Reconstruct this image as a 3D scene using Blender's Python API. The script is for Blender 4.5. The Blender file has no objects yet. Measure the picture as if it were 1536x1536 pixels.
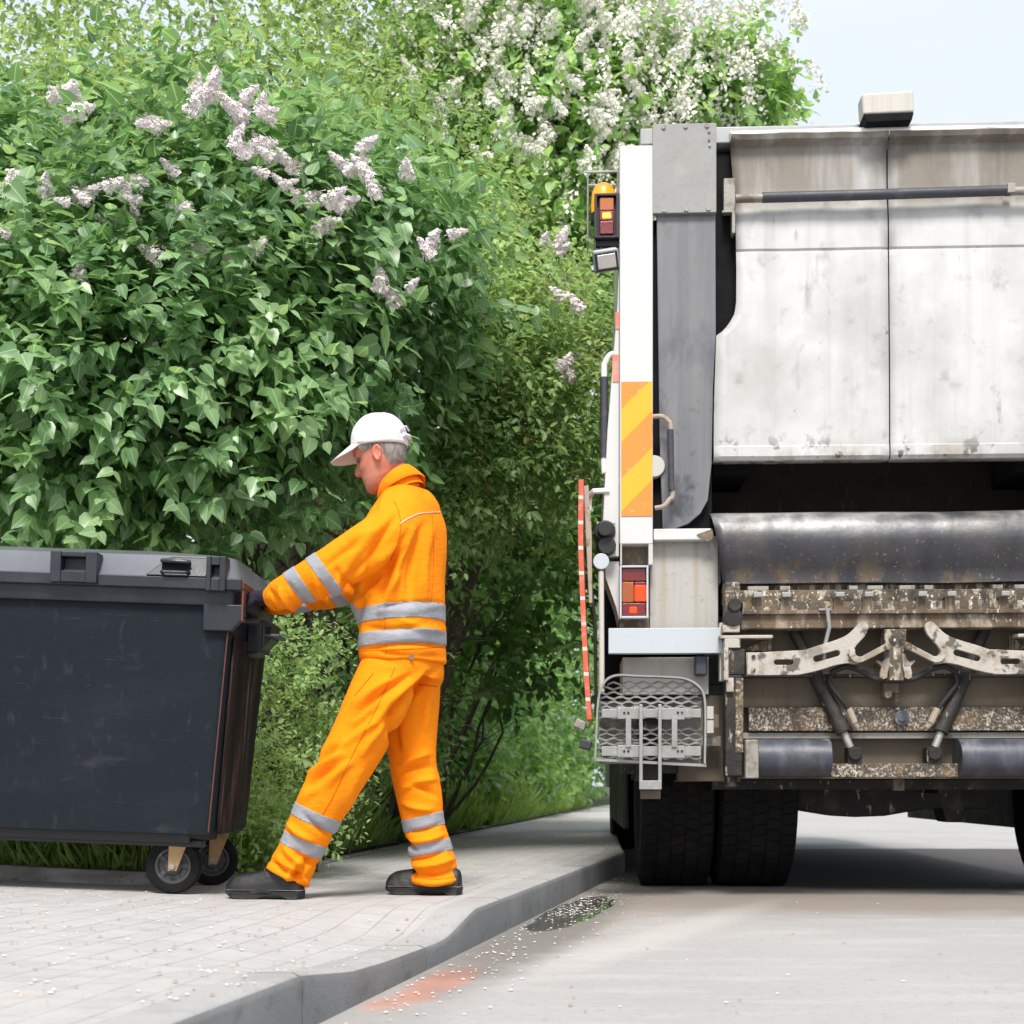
import bpy, bmesh, math, random
import numpy as np
from mathutils import Vector, Matrix, noise
from mathutils.bvhtree import BVHTree
R = math.radians
scene = bpy.context.scene
COL = scene.collection

# ---------------------------------------------------------------- camera, sky, sun, exposure
CAM_H = 0.52; HOR = 1178.0; F = 2133.0
cam = bpy.data.cameras.new('camera'); camo = bpy.data.objects.new('camera', cam); COL.objects.link(camo)
camo.location = (0, 0, CAM_H); camo.rotation_euler = (R(90), 0, 0)
cam.sensor_width = 36; cam.lens = 36*F/1536; cam.shift_y = (HOR-768)/1536
cam.clip_start = 0.05; cam.clip_end = 2000
cam.dof.use_dof = True; cam.dof.focus_distance = 5.3; cam.dof.aperture_fstop = 6.0
scene.camera = camo
world = bpy.data.worlds.new("World"); scene.world = world; world.use_nodes = True
wn = world.node_tree.nodes; wl = world.node_tree.links
bg = wn['Background']
SUN_EL, SUN_AZ = 56, 182     # azimuth measured clockwise from +Y: behind the camera, slightly to its left-right axis
sky = wn.new('ShaderNodeTexSky'); sky.sky_type = 'NISHITA'; sky.sun_disc = False
sky.sun_elevation = R(SUN_EL); sky.sun_rotation = R(SUN_AZ)
sky.air_density = 1.0; sky.dust_density = 6.0; sky.ozone_density = 0.6
bg.inputs['Strength'].default_value = 0.15
# thin, bright, almost even cloud cover over the blue
tcw = wn.new('ShaderNodeTexCoord'); nzw = wn.new('ShaderNodeTexNoise'); nzw.inputs['Scale'].default_value = 2.2; nzw.inputs['Detail'].default_value = 6
mpw = wn.new('ShaderNodeMapping'); mpw.inputs['Scale'].default_value = (1, 1, 2.5); wl.new(tcw.outputs['Generated'], mpw.inputs[0]); wl.new(mpw.outputs[0], nzw.inputs['Vector'])
mrw = wn.new('ShaderNodeMapRange'); mrw.inputs[1].default_value = .3; mrw.inputs[2].default_value = .65; mrw.inputs[3].default_value = .72; mrw.inputs[4].default_value = .95; wl.new(nzw.outputs[0], mrw.inputs[0])
mxw = wn.new('ShaderNodeMix'); mxw.data_type = 'RGBA'; wl.new(mrw.outputs[0], mxw.inputs[0]); wl.new(sky.outputs[0], mxw.inputs[6]); mxw.inputs[7].default_value = (2.95, 3.2, 3.45, 1)
wl.new(mxw.outputs[2], bg.inputs['Color'])
sun = bpy.data.lights.new('sun', 'SUN'); suno = bpy.data.objects.new('sun', sun); COL.objects.link(suno)
sun.energy = 2.2; sun.angle = R(16); sun.color = (1, .96, .9)
az = R(182); el = R(SUN_EL)
d_ = Vector((math.sin(az)*math.cos(el), math.cos(az)*math.cos(el), math.sin(el)))
sky.sun_rotation = az
suno.rotation_euler = d_.to_track_quat('Z', 'Y').to_euler()
scene.view_settings.view_transform = 'Standard'; scene.view_settings.look = 'None'
scene.view_settings.gamma = 1; scene.view_settings.exposure = 1.06
scene.view_settings.use_curve_mapping = False

# ---------------------------------------------------------------- helpers
def tag(o, label=None, cat=None, group=None, kind=None):
    if label: o['label'] = label
    if cat: o['category'] = cat
    if group: o['group'] = group
    if kind: o['kind'] = kind
    return o
def empty(name, loc=(0, 0, 0), rot=(0, 0, 0), parent=None):
    o = bpy.data.objects.new(name, None); COL.objects.link(o)
    o.location = loc; o.rotation_euler = rot; o.empty_display_size = .1
    if parent: o.parent = parent
    return o
def P(px, py, d):
    return Vector(((px-768)/F*d, d, CAM_H+(HOR-py)/F*d))
def smooth_angle(me, ang=35):
    me.shade_smooth() if hasattr(me, 'shade_smooth') else None
    try: me.set_sharp_from_angle(angle=R(ang))
    except Exception: pass

class MB:
    def __init__(s): s.v = []; s.f = []
    def add(s, vs, fs):
        n = len(s.v); s.v += [tuple(v) for v in vs]; s.f += [tuple(n+i for i in f) for f in fs]; return s
    def box(s, x0, x1, y0, y1, z0, z1, M=None):
        vs = [Vector((x, y, z)) for z in (z0, z1) for y in (y0, y1) for x in (x0, x1)]
        if M is not None: vs = [M @ v for v in vs]
        return s.add(vs, [(0, 2, 3, 1), (4, 5, 7, 6), (0, 1, 5, 4), (2, 6, 7, 3), (0, 4, 6, 2), (1, 3, 7, 5)])
    def hexa(s, v8):
        return s.add(v8, [(0, 2, 3, 1), (4, 5, 7, 6), (0, 1, 5, 4), (2, 6, 7, 3), (0, 4, 6, 2), (1, 3, 7, 5)])
    def tube(s, pts, r, n=10, cap=True, squash=None):
        pts = [Vector(p) for p in pts]
        rs = r if isinstance(r, (list, tuple)) else [r]*len(pts)
        t0 = (pts[1]-pts[0]).normalized()
        a = Vector((0, 0, 1)) if abs(t0.z) < .9 else Vector((0, 1, 0))
        nrm = (a - t0*a.dot(t0)).normalized()
        vs = []
        for i, p in enumerate(pts):
            t = (pts[min(i+1, len(pts)-1)]-pts[max(i-1, 0)])
            if t.length < 1e-9: t = t0
            t.normalize()
            nrm = (nrm - t*nrm.dot(t))
            if nrm.length < 1e-6: nrm = t.orthogonal()
            nrm.normalize(); b = t.cross(nrm)
            for k in range(n):
                c, q = math.cos(2*math.pi*k/n), math.sin(2*math.pi*k/n)
                vs.append(p+(nrm*c+b*q)*rs[i])
        fs = []
        m = len(pts)
        for i in range(m-1):
            for k in range(n):
                fs.append((i*n+k, i*n+(k+1) % n, (i+1)*n+(k+1) % n, (i+1)*n+k))
        if cap:
            fs.append(tuple(range(n))[::-1]); fs.append(tuple((m-1)*n+k for k in range(n)))
        return s.add(vs, fs)
    def cyl(s, p0, p1, r, n=20): return s.tube([p0, p1], r, n)
    def prism(s, pts, y0, y1):          # polygon in (x,z), extruded in y
        n = len(pts)
        vs = [(x, y0, z) for x, z in pts]+[(x, y1, z) for x, z in pts]
        fs = [tuple(range(n)), tuple(range(2*n-1, n-1, -1))]+[(i, i+n, (i+1) % n+n, (i+1) % n) for i in range(n)]
        return s.add(vs, fs)
    def prism_x(s, pts, x0, x1):        # polygon in (y,z), extruded in x
        n = len(pts)
        vs = [(x0, y, z) for y, z in pts]+[(x1, y, z) for y, z in pts]
        fs = [tuple(range(n)), tuple(range(2*n-1, n-1, -1))]+[(i, i+n, (i+1) % n+n, (i+1) % n) for i in range(n)]
        return s.add(vs, fs)
    def lathe_x(s, prof, cx, cy, cz, n=48):   # prof: list (x, r); axis along x
        m = len(prof); vs = []
        for k in range(n):
            c, q = math.cos(2*math.pi*k/n), math.sin(2*math.pi*k/n)
            for x, r in prof: vs.append((cx+x, cy+r*c, cz+r*q))
        fs = []
        for k in range(n):
            k2 = (k+1) % n
            for i in range(m-1): fs.append((k*m+i, k*m+i+1, k2*m+i+1, k2*m+i))
        return s.add(vs, fs)
    def build(s, name, mat, parent=None, bevel=0, smooth=35, seg=2, solid=0):
        me = bpy.data.meshes.new(name); me.from_pydata(s.v, [], s.f)
        bm = bmesh.new(); bm.from_mesh(me); bmesh.ops.recalc_face_normals(bm, faces=bm.faces); bm.to_mesh(me); bm.free()
        me.update()
        me.materials.append(mat)
        if smooth: smooth_angle(me, smooth)
        o = bpy.data.objects.new(name, me); COL.objects.link(o)
        if parent: o.parent = parent
        if solid:
            m = o.modifiers.new('solid', 'SOLIDIFY'); m.thickness = solid; m.offset = 0
        if bevel:
            m = o.modifiers.new('bevel', 'BEVEL'); m.width = bevel; m.segments = seg; m.limit_method = 'ANGLE'; m.angle_limit = R(40)
            m.harden_normals = True
        return o

def plate(name, outlines, y0, y1, mat, parent, bevel=.002):
    """flat plate in the x-z plane with holes, through a filled 2D curve"""
    cu = bpy.data.curves.new(name, 'CURVE'); cu.dimensions = '2D'; cu.fill_mode = 'BOTH'
    for pts in outlines:
        sp = cu.splines.new('POLY'); sp.points.add(len(pts)-1); sp.use_cyclic_u = True
        for i, (x, z) in enumerate(pts): sp.points[i].co = (x, z, 0, 1)
    cu.extrude = abs(y1-y0)/2; cu.bevel_depth = bevel; cu.bevel_resolution = 1
    t = bpy.data.objects.new('tmp', cu); COL.objects.link(t)
    dg = bpy.context.evaluated_depsgraph_get(); dg.update()
    me = bpy.data.meshes.new_from_object(t.evaluated_get(dg))
    bpy.data.objects.remove(t); bpy.data.curves.remove(cu)
    me.transform(Matrix.Rotation(R(90), 4, 'X')); me.transform(Matrix.Translation((0, (y0+y1)/2, 0)))
    me.materials.clear(); me.materials.append(mat)
    o = bpy.data.objects.new(name, me); COL.objects.link(o); o.parent = parent
    return o

def catmull(pts, n=6):
    pts = [np.array(p, float) for p in pts]
    P_ = [2*pts[0]-pts[1]]+pts+[2*pts[-1]-pts[-2]]
    out = []
    for i in range(1, len(P_)-2):
        p0, p1, p2, p3 = P_[i-1:i+3]
        for k in range(n):
            t = k/n
            out.append(.5*((2*p1)+(-p0+p2)*t+(2*p0-5*p1+4*p2-p3)*t*t+(-p0+3*p1-3*p2+p3)*t**3))
    out.append(pts[-1]); return out

# ---------------------------------------------------------------- materials
def newmat(name):
    m = bpy.data.materials.new(name); m.use_nodes = True
    return m, m.node_tree.nodes, m.node_tree.links
def c4(c): return (c[0], c[1], c[2], 1)
def mixcol(n, l, fac, a, b):
    x = n.new('ShaderNodeMix'); x.data_type = 'RGBA'
    for sock, val in ((x.inputs[0], fac), (x.inputs[6], a), (x.inputs[7], b)):
        if hasattr(val, 'links') or hasattr(val, 'is_linked'): l.new(val, sock)
        elif isinstance(val, (tuple, list)): sock.default_value = c4(val)
        else: sock.default_value = val
    return x.outputs[2]
def mask_noise(n, l, vec, scale, lo, hi, detail=6, stretch=(1, 1, 1), op=1.0, rough=.6):
    mp = n.new('ShaderNodeMapping'); mp.inputs['Scale'].default_value = stretch
    l.new(vec, mp.inputs[0])
    t = n.new('ShaderNodeTexNoise'); t.inputs['Scale'].default_value = scale; t.inputs['Detail'].default_value = detail
    t.inputs['Roughness'].default_value = rough
    l.new(mp.outputs[0], t.inputs['Vector'])
    r = n.new('ShaderNodeMapRange'); r.inputs[1].default_value = lo; r.inputs[2].default_value = hi
    r.inputs[3].default_value = 0; r.inputs[4].default_value = op
    l.new(t.outputs[0], r.inputs[0]); return r.outputs[0]
def mat(name, col, rough=.5, metal=0, spec=.5, layers=(), bump=None, rlayers=(), emit=None, coat=0):
    """layers: (colour, scale, stretch, lo, hi, opacity[, zrange]) ; bump: (scale, strength, stretch)"""
    m, n, l = newmat(name)
    p = n['Principled BSDF']
    tc = n.new('ShaderNodeTexCoord'); vec = tc.outputs['Object']
    cur = tuple(col)
    for L in layers:
        f = mask_noise(n, l, vec, L[1], L[3], L[4], stretch=L[2], op=L[5])
        if len(L) > 6:       # limited to a height range (z0 -> z1, from zero to full)
            sp = n.new('ShaderNodeSeparateXYZ'); l.new(vec, sp.inputs[0])
            r = n.new('ShaderNodeMapRange'); r.inputs[1].default_value = L[6][0]; r.inputs[2].default_value = L[6][1]
            l.new(sp.outputs[2], r.inputs[0])
            mm = n.new('ShaderNodeMath'); mm.operation = 'MULTIPLY'; l.new(f, mm.inputs[0]); l.new(r.outputs[0], mm.inputs[1]); f = mm.outputs[0]
        cur = mixcol(n, l, f, cur, L[0])
    if isinstance(cur, tuple): p.inputs['Base Color'].default_value = c4(cur)
    else: l.new(cur, p.inputs['Base Color'])
    p.inputs['Metallic'].default_value = metal
    p.inputs['Specular IOR Level'].default_value = spec
    p.inputs['Coat Weight'].default_value = coat
    f = mask_noise(n, l, vec, 9, .3, .7, op=1)
    r = n.new('ShaderNodeMapRange'); r.inputs[3].default_value = max(0.02, rough-.09); r.inputs[4].default_value = min(1, rough+.09)
    l.new(f, r.inputs[0]); l.new(r.outputs[0], p.inputs['Roughness'])
    if bump:
        f = mask_noise(n, l, vec, bump[0], 0, 1, stretch=bump[2] if len(bump) > 2 else (1, 1, 1), detail=8)
        b = n.new('ShaderNodeBump'); b.inputs['Strength'].default_value = bump[1]; b.inputs['Distance'].default_value = bump[3] if len(bump) > 3 else .01
        l.new(f, b.inputs['Height']); l.new(b.outputs[0], p.inputs['Normal'])
    if emit:
        p.inputs['Emission Color'].default_value = c4(emit[0]); p.inputs['Emission Strength'].default_value = emit[1]
    return m
V = (14, 14, .5)     # vertical streaks
M = {}
M['post_white'] = mat('post_white', (.58, .58, .575), .35, layers=[((.5, .47, .42), 1.2, V, .62, .8, .35)], bump=(300, .05))
M['gate_paint'] = mat('gate_paint', (.52, .525, .53), .5, layers=[
    ((.31, .30, .285), 1.1, (9, 9, .35), .5, .76, .5), ((.40, .39, .37), 2.2, (1, 1, .8), .5, .68, .6),
    ((.17, .16, .145), 3.0, (1.3, 1, .5), .62, .70, .6), ((.10, .09, .075), 7, (1.6, 1, .35), .66, .72, .7), ((.26, .25, .235), 1.7, (1, 1, .8), .46, .64, .5), ((.2, .19, .17), 9, (1, 1, 1), .58, .7, .4), ((.08, .07, .06), 28, (1.5, 1, .5), .70, .76, .85),
    ((.19, .165, .135), 1.6, (5, 5, .5), .2, .55, .95, (3.17, 3.22)),
    ((.09, .075, .06), 3.5, (1, 1, .7), .50, .66, .75, (3.1, 3.5)),
    ((.25, .2, .14), 8, (1, 1, .4), .45, .6, .7, (2.12, 2.03)), ((.06, .05, .04), 14, (1, 1, .6), .58, .63, .9, (2.16, 2.04))],
    bump=(60, .08))
M['lip_paint'] = mat('lip_paint', (.8, .8, .8), .3, layers=[((.3, .26, .2), 6, (1, 1, 1), .6, .7, .5)])
M['plate_grey'] = mat('plate_grey', (.27, .27, .265), .62, metal=.25, layers=[((.42, .36, .29), 1.6, (1, 1, 1), .45, .7, .55), ((.2, .2, .2), 40, (1, 1, 1), .5, .7, .4)], bump=(220, .12))
M['beam_grey'] = mat('beam_grey', (.36, .37, .38), .55, metal=.2, layers=[((.24, .23, .21), 3, (3, 3, 1), .5, .7, .5)], bump=(60, .08))
M['steel_dark'] = mat('steel_dark', (.15, .155, .17), .5, metal=.35, layers=[
    ((.22, .215, .21), 1.4, (10, 10, .5), .42, .66, .7), ((.085, .09, .11), 3.0, (1, 1, .5), .5, .62, .8),
    ((.045, .045, .055), 3.4, (1, 1, .8), .53, .6, .85, (2.7, 2.0)), ((.4, .36, .33), 1.2, (1, 1, 1), .48, .6, .7, (2.05, 1.72)), ((.02, .02, .03), 15, (1, 1, .3), .62, .66, .8, (2.8, 2.2))],
    bump=(30, .12, (3, 3, .3)))
M['lip_steel'] = mat('lip_steel', (.055, .055, .065), .42, metal=.35, layers=[
    ((.5, .49, .475), 2.2, (1, 1, 3), .36, .62, .9, (1.64, 1.76)), ((.11, .095, .08), 3, (1, 1, 1), .52, .68, .7),  # pale upper layer: sheen on the upward curve, put into the colour
    ((.03, .03, .035), 2.0, (2, 1, .7), .5, .62, .6), ((.4, .33, .24), 60, (1, 1, 1), .62, .68, .8, (1.72, 1.45)),
    ((.2, .14, .08), 10, (1, 1, .5), .5, .65, .6, (1.6, 1.47)), ((.8, .8, .78), 5, (1, 1, 2), .69, .72, .9, (1.72, 1.76))], bump=(40, .15))
M['mech'] = mat('mech', (.085, .068, .05), .8, layers=[
    ((.2, .14, .09), 7, (1, 1, 1), .46, .62, .8), ((.42, .37, .3), 24, (1.3, 1, .5), .53, .6, .9), ((.03, .025, .02), 11, (1, 1, 1), .53, .63, .85), ((.7, .66, .58), 60, (1, 1, .8), .61, .65, .9)], bump=(90, .5))
M['mech_pale'] = mat('mech_pale', (.42, .39, .345), .65, layers=[
    ((.24, .18, .12), 9, (1, 1, 1), .49, .62, .8), ((.05, .04, .03), 16, (1, 1, 1), .56, .62, .85), ((.12, .1, .08), 5, (1, 1, 1), .6, .66, .6)], bump=(90, .35))
M['mech_dark'] = mat('mech_dark', (.022, .02, .02), .6, spec=.3, layers=[((.36, .32, .26), 30, (1, 1, .35), .63, .67, .8), ((.08, .065, .05), 7, (1, 1, 1), .5, .66, .6)], bump=(80, .4))
M['flecked'] = mat('flecked', (.085, .065, .05), .8, layers=[((.42, .37, .29), 95, (1, 1, .8), .5, .6, .8), ((.62, .57, .5), 60, (1, 1, .8), .59, .62, .8), ((.16, .1, .05), 8, (1, 1, 1), .5, .62, .7), ((.04, .035, .03), 14, (1, 1, 1), .55, .6, .8)], bump=(120, .6))
M['comb'] = mat('comb', (.14, .10, .065), .8, layers=[((.34, .29, .22), 9, (1.5, 1, .5), .5, .62, .8), ((.07, .05, .035), 7, (1.5, 1, .6), .52, .62, .85), ((.6, .55, .47), 40, (1, 1, .5), .6, .65, .8)], bump=(90, .45))
M['khaki'] = mat('khaki', (.115, .095, .07), .85, layers=[((.17, .14, .10), 3, (1, 1, 1), .45, .65, .6), ((.04, .03, .025), 18, (1, 1, .6), .66, .7, .8), ((.08, .065, .05), 4, (3, 3, .5), .5, .7, .6)], bump=(40, .2))
M['cream'] = mat('cream', (.40, .39, .365), .7, layers=[((.33, .29, .23), 1.5, (14, 14, .5), .48, .66, .7), ((.12, .08, .045), 4, (1, 1, 1), .64, .7, .7), ((.25, .2, .15), 40, (1, 1, 1), .6, .68, .4)], bump=(60, .15))
M['cream_light'] = mat('cream_light', (.5, .485, .45), .65, layers=[((.4, .35, .28), 1.5, (14, 14, .4), .5, .66, .6)], bump=(60, .12))
M['recess'] = mat('recess', (.16, .12, .085), .85, layers=[((.32, .27, .2), 30, (1, 1, 1), .52, .66, .7)], bump=(60, .3))
M['bar_white'] = mat('bar_white', (.45, .49, .53), .35, layers=[((.5, .5, .5), 2, V, .55, .8, .25)])
M['black_gap'] = mat('black_gap', (.006, .0065, .008), .8, spec=.15, layers=[((.02, .02, .02), 3, (1, 1, 1), .5, .8, .5)])
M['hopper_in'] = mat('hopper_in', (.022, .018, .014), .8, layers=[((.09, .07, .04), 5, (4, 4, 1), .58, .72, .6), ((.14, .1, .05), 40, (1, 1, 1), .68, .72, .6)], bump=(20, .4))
M['rubber'] = mat('rubber', (.012, .012, .013), .7, layers=[((.05, .045, .04), 5, (1, 1, 1), .5, .75, .5)], bump=(60, .2))
M['tyre'] = mat('tyre', (.006, .006, .0065), .8, spec=.2, layers=[((.035, .033, .03), 4, (1, 1, 1), .5, .75, .45)], bump=(80, .25))
M['rim'] = mat('rim', (.3, .3, .3), .5, metal=.5, layers=[((.1, .08, .06), 6, (1, 1, 1), .45, .65, .7)])
M['black_plastic'] = mat('black_plastic', (.014, .014, .016), .5, layers=[((.045, .045, .045), 9, (1, 1, 1), .5, .75, .4)], bump=(200, .08))
M['roller_blue'] = mat('roller_blue', (.04, .047, .065), .45, layers=[((.13, .14, .165), 4, (3, 1, 1), .45, .7, .6), ((.3, .3, .31), 3, (2, 1, 2), .5, .62, .7, (.66, .74)), ((.035, .033, .035), 6, (2, 1, 1), .5, .62, .7)], bump=(40, .12))  # pale upper layer paints the light along the roller tops
M['galv'] = mat('galv', (.33, .33, .325), .5, metal=.55, layers=[((.26, .23, .19), 9, (1, 1, 1), .52, .66, .7), ((.6, .6, .6), 20, (1, 1, 1), .55, .7, .4)], bump=(120, .15))
M['galv_dirty'] = mat('galv_dirty', (.3, .285, .26), .6, metal=.35, layers=[((.14, .1, .07), 9, (1, 1, 1), .5, .62, .8)], bump=(120, .25))
M['handle_white'] = mat('handle_white', (.72, .71, .69), .4, layers=[((.3, .25, .2), 14, (1, 1, 1), .6, .68, .7)])
M['handle_tan'] = mat('handle_tan', (.36, .3, .24), .5, layers=[((.1, .08, .06), 14, (1, 1, 1), .55, .65, .7)])
M['grip'] = mat('grip', (.04, .042, .055), .55, layers=[((.14, .13, .13), 14, (1, 1, 1), .55, .75, .5)], bump=(80, .15))
M['amber'] = mat('amber', (.95, .26, .005), .12, emit=((1, .25, .005), .4), coat=.6)
M['amber_dull'] = mat('amber_dull', (.42, .13, .04), .25, coat=.3)
M['amber_glow'] = mat('amber_glow', (1, .2, .02), .2, emit=((1, .22, .02), 2.2))
M['red_lens'] = mat('red_lens', (.16, .008, .008), .2, coat=.5, layers=[((.12, .01, .015), 12, (1, 1, 1), .5, .6, .6)], bump=(160, .3))
M['red_glow'] = mat('red_glow', (.9, .03, .005), .2, emit=((1, .035, .003), .9), bump=(160, .3))
M['orange_lens'] = mat('orange_lens', (.32, .07, .008), .2, coat=.4, bump=(200, .4))
M['lamp_glass'] = mat('lamp_glass', (.45, .43, .4), .15, coat=.6, layers=[((.25, .22, .2), 12, (1, 1, 1), .5, .7, .6)])
M['lamp_grey'] = mat('lamp_grey', (.34, .35, .37), .45)
M['bin_body'] = mat('bin_body', (.0085, .013, .018), .6, spec=.16, layers=[((.016, .021, .029), 1.6, (1, 1, 2), .47, .68, .7), ((.05, .055, .065), 22, (1.2, 1, .5), .6, .75, .35), ((.07, .075, .085), 3, (1, 1, 3), .6, .72, .4), ((.13, .13, .14), 160, (.04, 1, 3), .66, .72, .4), ((.2, .2, .2), 90, (.15, 1, 2.5), .70, .76, .35)], bump=(220, .06))
M['bin_end'] = mat('bin_end', (.010, .008, .008), .7, spec=.15, layers=[((.032, .024, .022), 2.2, (6, 6, .5), .42, .62, .8), ((.22, .19, .18), 3, (9, 9, .35), .60, .74, .7), ((.22, .07, .04), 5, (1, 1, .4), .6, .68, .4)], bump=(60, .2, (3, 3, .4)))
M['bin_lid'] = mat('bin_lid', (.085, .092, .108), .42, layers=[((.15, .16, .18), 2, (1, 1, 1), .45, .65, .6), ((.1, .1, .11), 8, (1, 1, 1), .6, .7, .4)], bump=(160, .1))
M['bin_dark'] = mat('bin_dark', (.012, .016, .023), .42, layers=[((.035, .04, .05), 7, (1, 1, 1), .48, .7, .5)], bump=(160, .1))
M['bin_trim'] = mat('bin_trim', (.13, .04, .025), .6, layers=[((.1, .05, .04), 12, (1, 1, 1), .48, .6, .7)])
M['ochre'] = mat('ochre', (.34, .22, .10), .5, metal=.3, layers=[((.15, .09, .05), 14, (1, 1, 1), .5, .65, .7), ((.5, .38, .2), 30, (1, 1, 1), .6, .7, .5)], bump=(90, .2))
M['wheel_hub'] = mat('wheel_hub', (.04, .042, .045), .6, layers=[((.2, .19, .18), 20, (1, 1, 1), .58, .7, .5)])
def cloth(name, a, b, rough=.85):
    m, n, l = newmat(name); p = n['Principled BSDF']
    tc = n.new('ShaderNodeTexCoord'); vec = tc.outputs['Object']
    f = mask_noise(n, l, vec, 5, .35, .7)
    cq = mixcol(n, l, f, a, b)
    cq = mixcol(n, l, mask_noise(n, l, vec, 11, .58, .74, op=.28), cq, tuple(x*.55+.02 for x in a))
    l.new(cq, p.inputs['Base Color'])
    p.inputs['Roughness'].default_value = rough; p.inputs['Specular IOR Level'].default_value = .2
    p.inputs['Sheen Weight'].default_value = .25; p.inputs['Sheen Roughness'].default_value = .4
    p.inputs['Sheen Tint'].default_value = c4(a)
    w = mask_noise(n, l, vec, 700, 0, 1, detail=2)
    w2 = mask_noise(n, l, vec, 30, 0, 1, detail=7, stretch=(1, 1, 1.8))
    ad = n.new('ShaderNodeMath'); ad.operation = 'MULTIPLY_ADD'; l.new(w, ad.inputs[0]); ad.inputs[1].default_value = .12; l.new(w2, ad.inputs[2])
    b_ = n.new('ShaderNodeBump'); b_.inputs['Strength'].default_value = .42; b_.inputs['Distance'].default_value = .012
    l.new(ad.outputs[0], b_.inputs['Height']); l.new(b_.outputs[0], p.inputs['Normal'])
    return m
M['orange'] = cloth('orange_cloth', (.90, .225, .001), (.92, .275, .003))
M['band'] = cloth('reflective_silver', (.27, .28, .31), (.33, .34, .37), .45)
M['seam'] = cloth('seam_orange', (.55, .10, .001), (.6, .12, .002))
M['cap_seam'] = cloth('cap_seam', (.42, .41, .44), (.46, .44, .47))
M['piping'] = cloth('piping', (.6, .33, .2), (.7, .5, .4))
M['cap'] = cloth('cap_cloth', (.66, .65, .68), (.7, .68, .70))
M['glove'] = cloth('glove_cloth', (.018, .016, .03), (.03, .025, .045))
M['boot'] = mat('boot', (.007, .007, .008), .48, layers=[((.07, .07, .07), 20, (1, 1, 1), .55, .7, .5)], bump=(90, .15))
M['sole'] = mat('sole', (.011, .011, .012), .75, layers=[((.12, .12, .12), 30, (1, 1, .3), .58, .68, .5)], bump=(60, .3))
M['hair'] = mat('hair', (.30, .27, .26), .75, layers=[((.10, .08, .07), 220, (1, 1, .12), .45, .6, .7)], bump=(250, .6, (1, 1, .3)))
# ---------------------------------------------------------------- ground
KERB = [(-2.2, -5), (-.85, 1.0), (-.395, 3.23), (.68, 8.55), (.82, 11), (1.02, 14), (2.1, 19), (4.6, 32), (9, 60), (22, 140)]
BACK = [(-4.5, 5.62), (-3.2, 5.55), (-2.1, 5.50), (-1.5, 5.47), (-1.17, 5.6), (-1.03, 6.1), (-.97, 6.8), (-.93, 7.5), (-.8, 8.6), (-.64, 9.7), (-.42, 11), (.24, 15.8), (1.65, 26.7), (7, 62)]
def kx(y): return float(np.interp(y, [k[1] for k in KERB], [k[0] for k in KERB]))
def kh(y): return float(np.interp(y, [3.0, 3.35, 3.6, 4.1, 4.25, 4.62], [.125, .088, .078, .068, .070, .125]))
def slope(x): return .035*max(0, -1.0-x)
def pave_z(x, y):
    d = kx(y)-x
    w = max(0, 1-max(0, d-.12)/.55); w = w*w*(3-2*w)
    return .12*(1-w)+(kh(y)-.004)*w+slope(x)
mortar, n, l = newmat('pavers'); p = n['Principled BSDF']
tc = n.new('ShaderNodeTexCoord'); mp = n.new('ShaderNodeMapping'); mp.inputs['Rotation'].default_value = (0, 0, R(-81))
l.new(tc.outputs['Object'], mp.inputs[0])
br = n.new('ShaderNodeTexBrick'); br.inputs['Scale'].default_value = 1; br.inputs['Brick Width'].default_value = .2; br.inputs['Row Height'].default_value = .1
br.inputs['Mortar Size'].default_value = .0024; br.inputs['Mortar Smooth'].default_value = .2; br.inputs['Bias'].default_value = 0
br.inputs['Color1'].default_value = (.385, .38, .378, 1); br.inputs['Color2'].default_value = (.335, .33, .33, 1); br.inputs['Mortar'].default_value = (.19, .18, .17, 1)
l.new(mp.outputs[0], br.inputs['Vector'])
vec = tc.outputs['Object']
f1 = mask_noise(n, l, vec, 1.1, .45, .7, op=.55)
cc = mixcol(n, l, f1, br.outputs[0], (.34, .325, .315))
f2 = mask_noise(n, l, vec, 60, .60, .72, op=.45)
cc = mixcol(n, l, f2, cc, (.16, .13, .11))
f3 = mask_noise(n, l, vec, 2.3, .63, .7, op=.5)
cc = mixcol(n, l, f3, cc, (.40, .28, .2))
f4 = mask_noise(n, l, vec, 9, .3, .62, op=.42)
cc = mixcol(n, l, f4, cc, (.48, .465, .45))
l.new(cc, p.inputs['Base Color']); p.inputs['Roughness'].default_value = .8
b_ = n.new('ShaderNodeBump'); b_.inputs['Strength'].default_value = .6; b_.inputs['Distance'].default_value = .004
f5 = mask_noise(n, l, vec, 240, 0, 1, detail=3)
ad = n.new('ShaderNodeMath'); ad.operation = 'MULTIPLY_ADD'; l.new(br.outputs['Fac'], ad.inputs[0]); ad.inputs[1].default_value = -1.2; l.new(f5, ad.inputs[2])
l.new(ad.outputs[0], b_.inputs['Height']); l.new(b_.outputs[0], p.inputs['Normal'])
M['pavers'] = mortar
M['kerb_top'] = mat('kerb_top', (.34, .335, .33), .85, layers=[((.25, .24, .235), 5, (1, 1, 1), .5, .65, .6), ((.14, .13, .12), 90, (1, 1, 1), .6, .68, .6)], bump=(150, .35))
M['kerb'] = mat('kerb_concrete_shaded', (.15, .155, .16), .85, layers=[((.21, .21, .21), 3, (1, 1, 1), .45, .65, .6), ((.09, .085, .08), 8, (1, 1, 2), .56, .7, .55), ((.1, .09, .08), 120, (1, 1, 1), .6, .68, .6)], bump=(150, .35))  # shade of the kerb face put into the colour; tops stay pale
M['edging'] = mat('edging_concrete', (.30, .29, .28), .9, layers=[((.17, .15, .14), 5, (1, 3, 3), .45, .65, .8), ((.08, .06, .05), 40, (1, 1, 1), .58, .68, .7)], bump=(120, .5))
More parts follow.
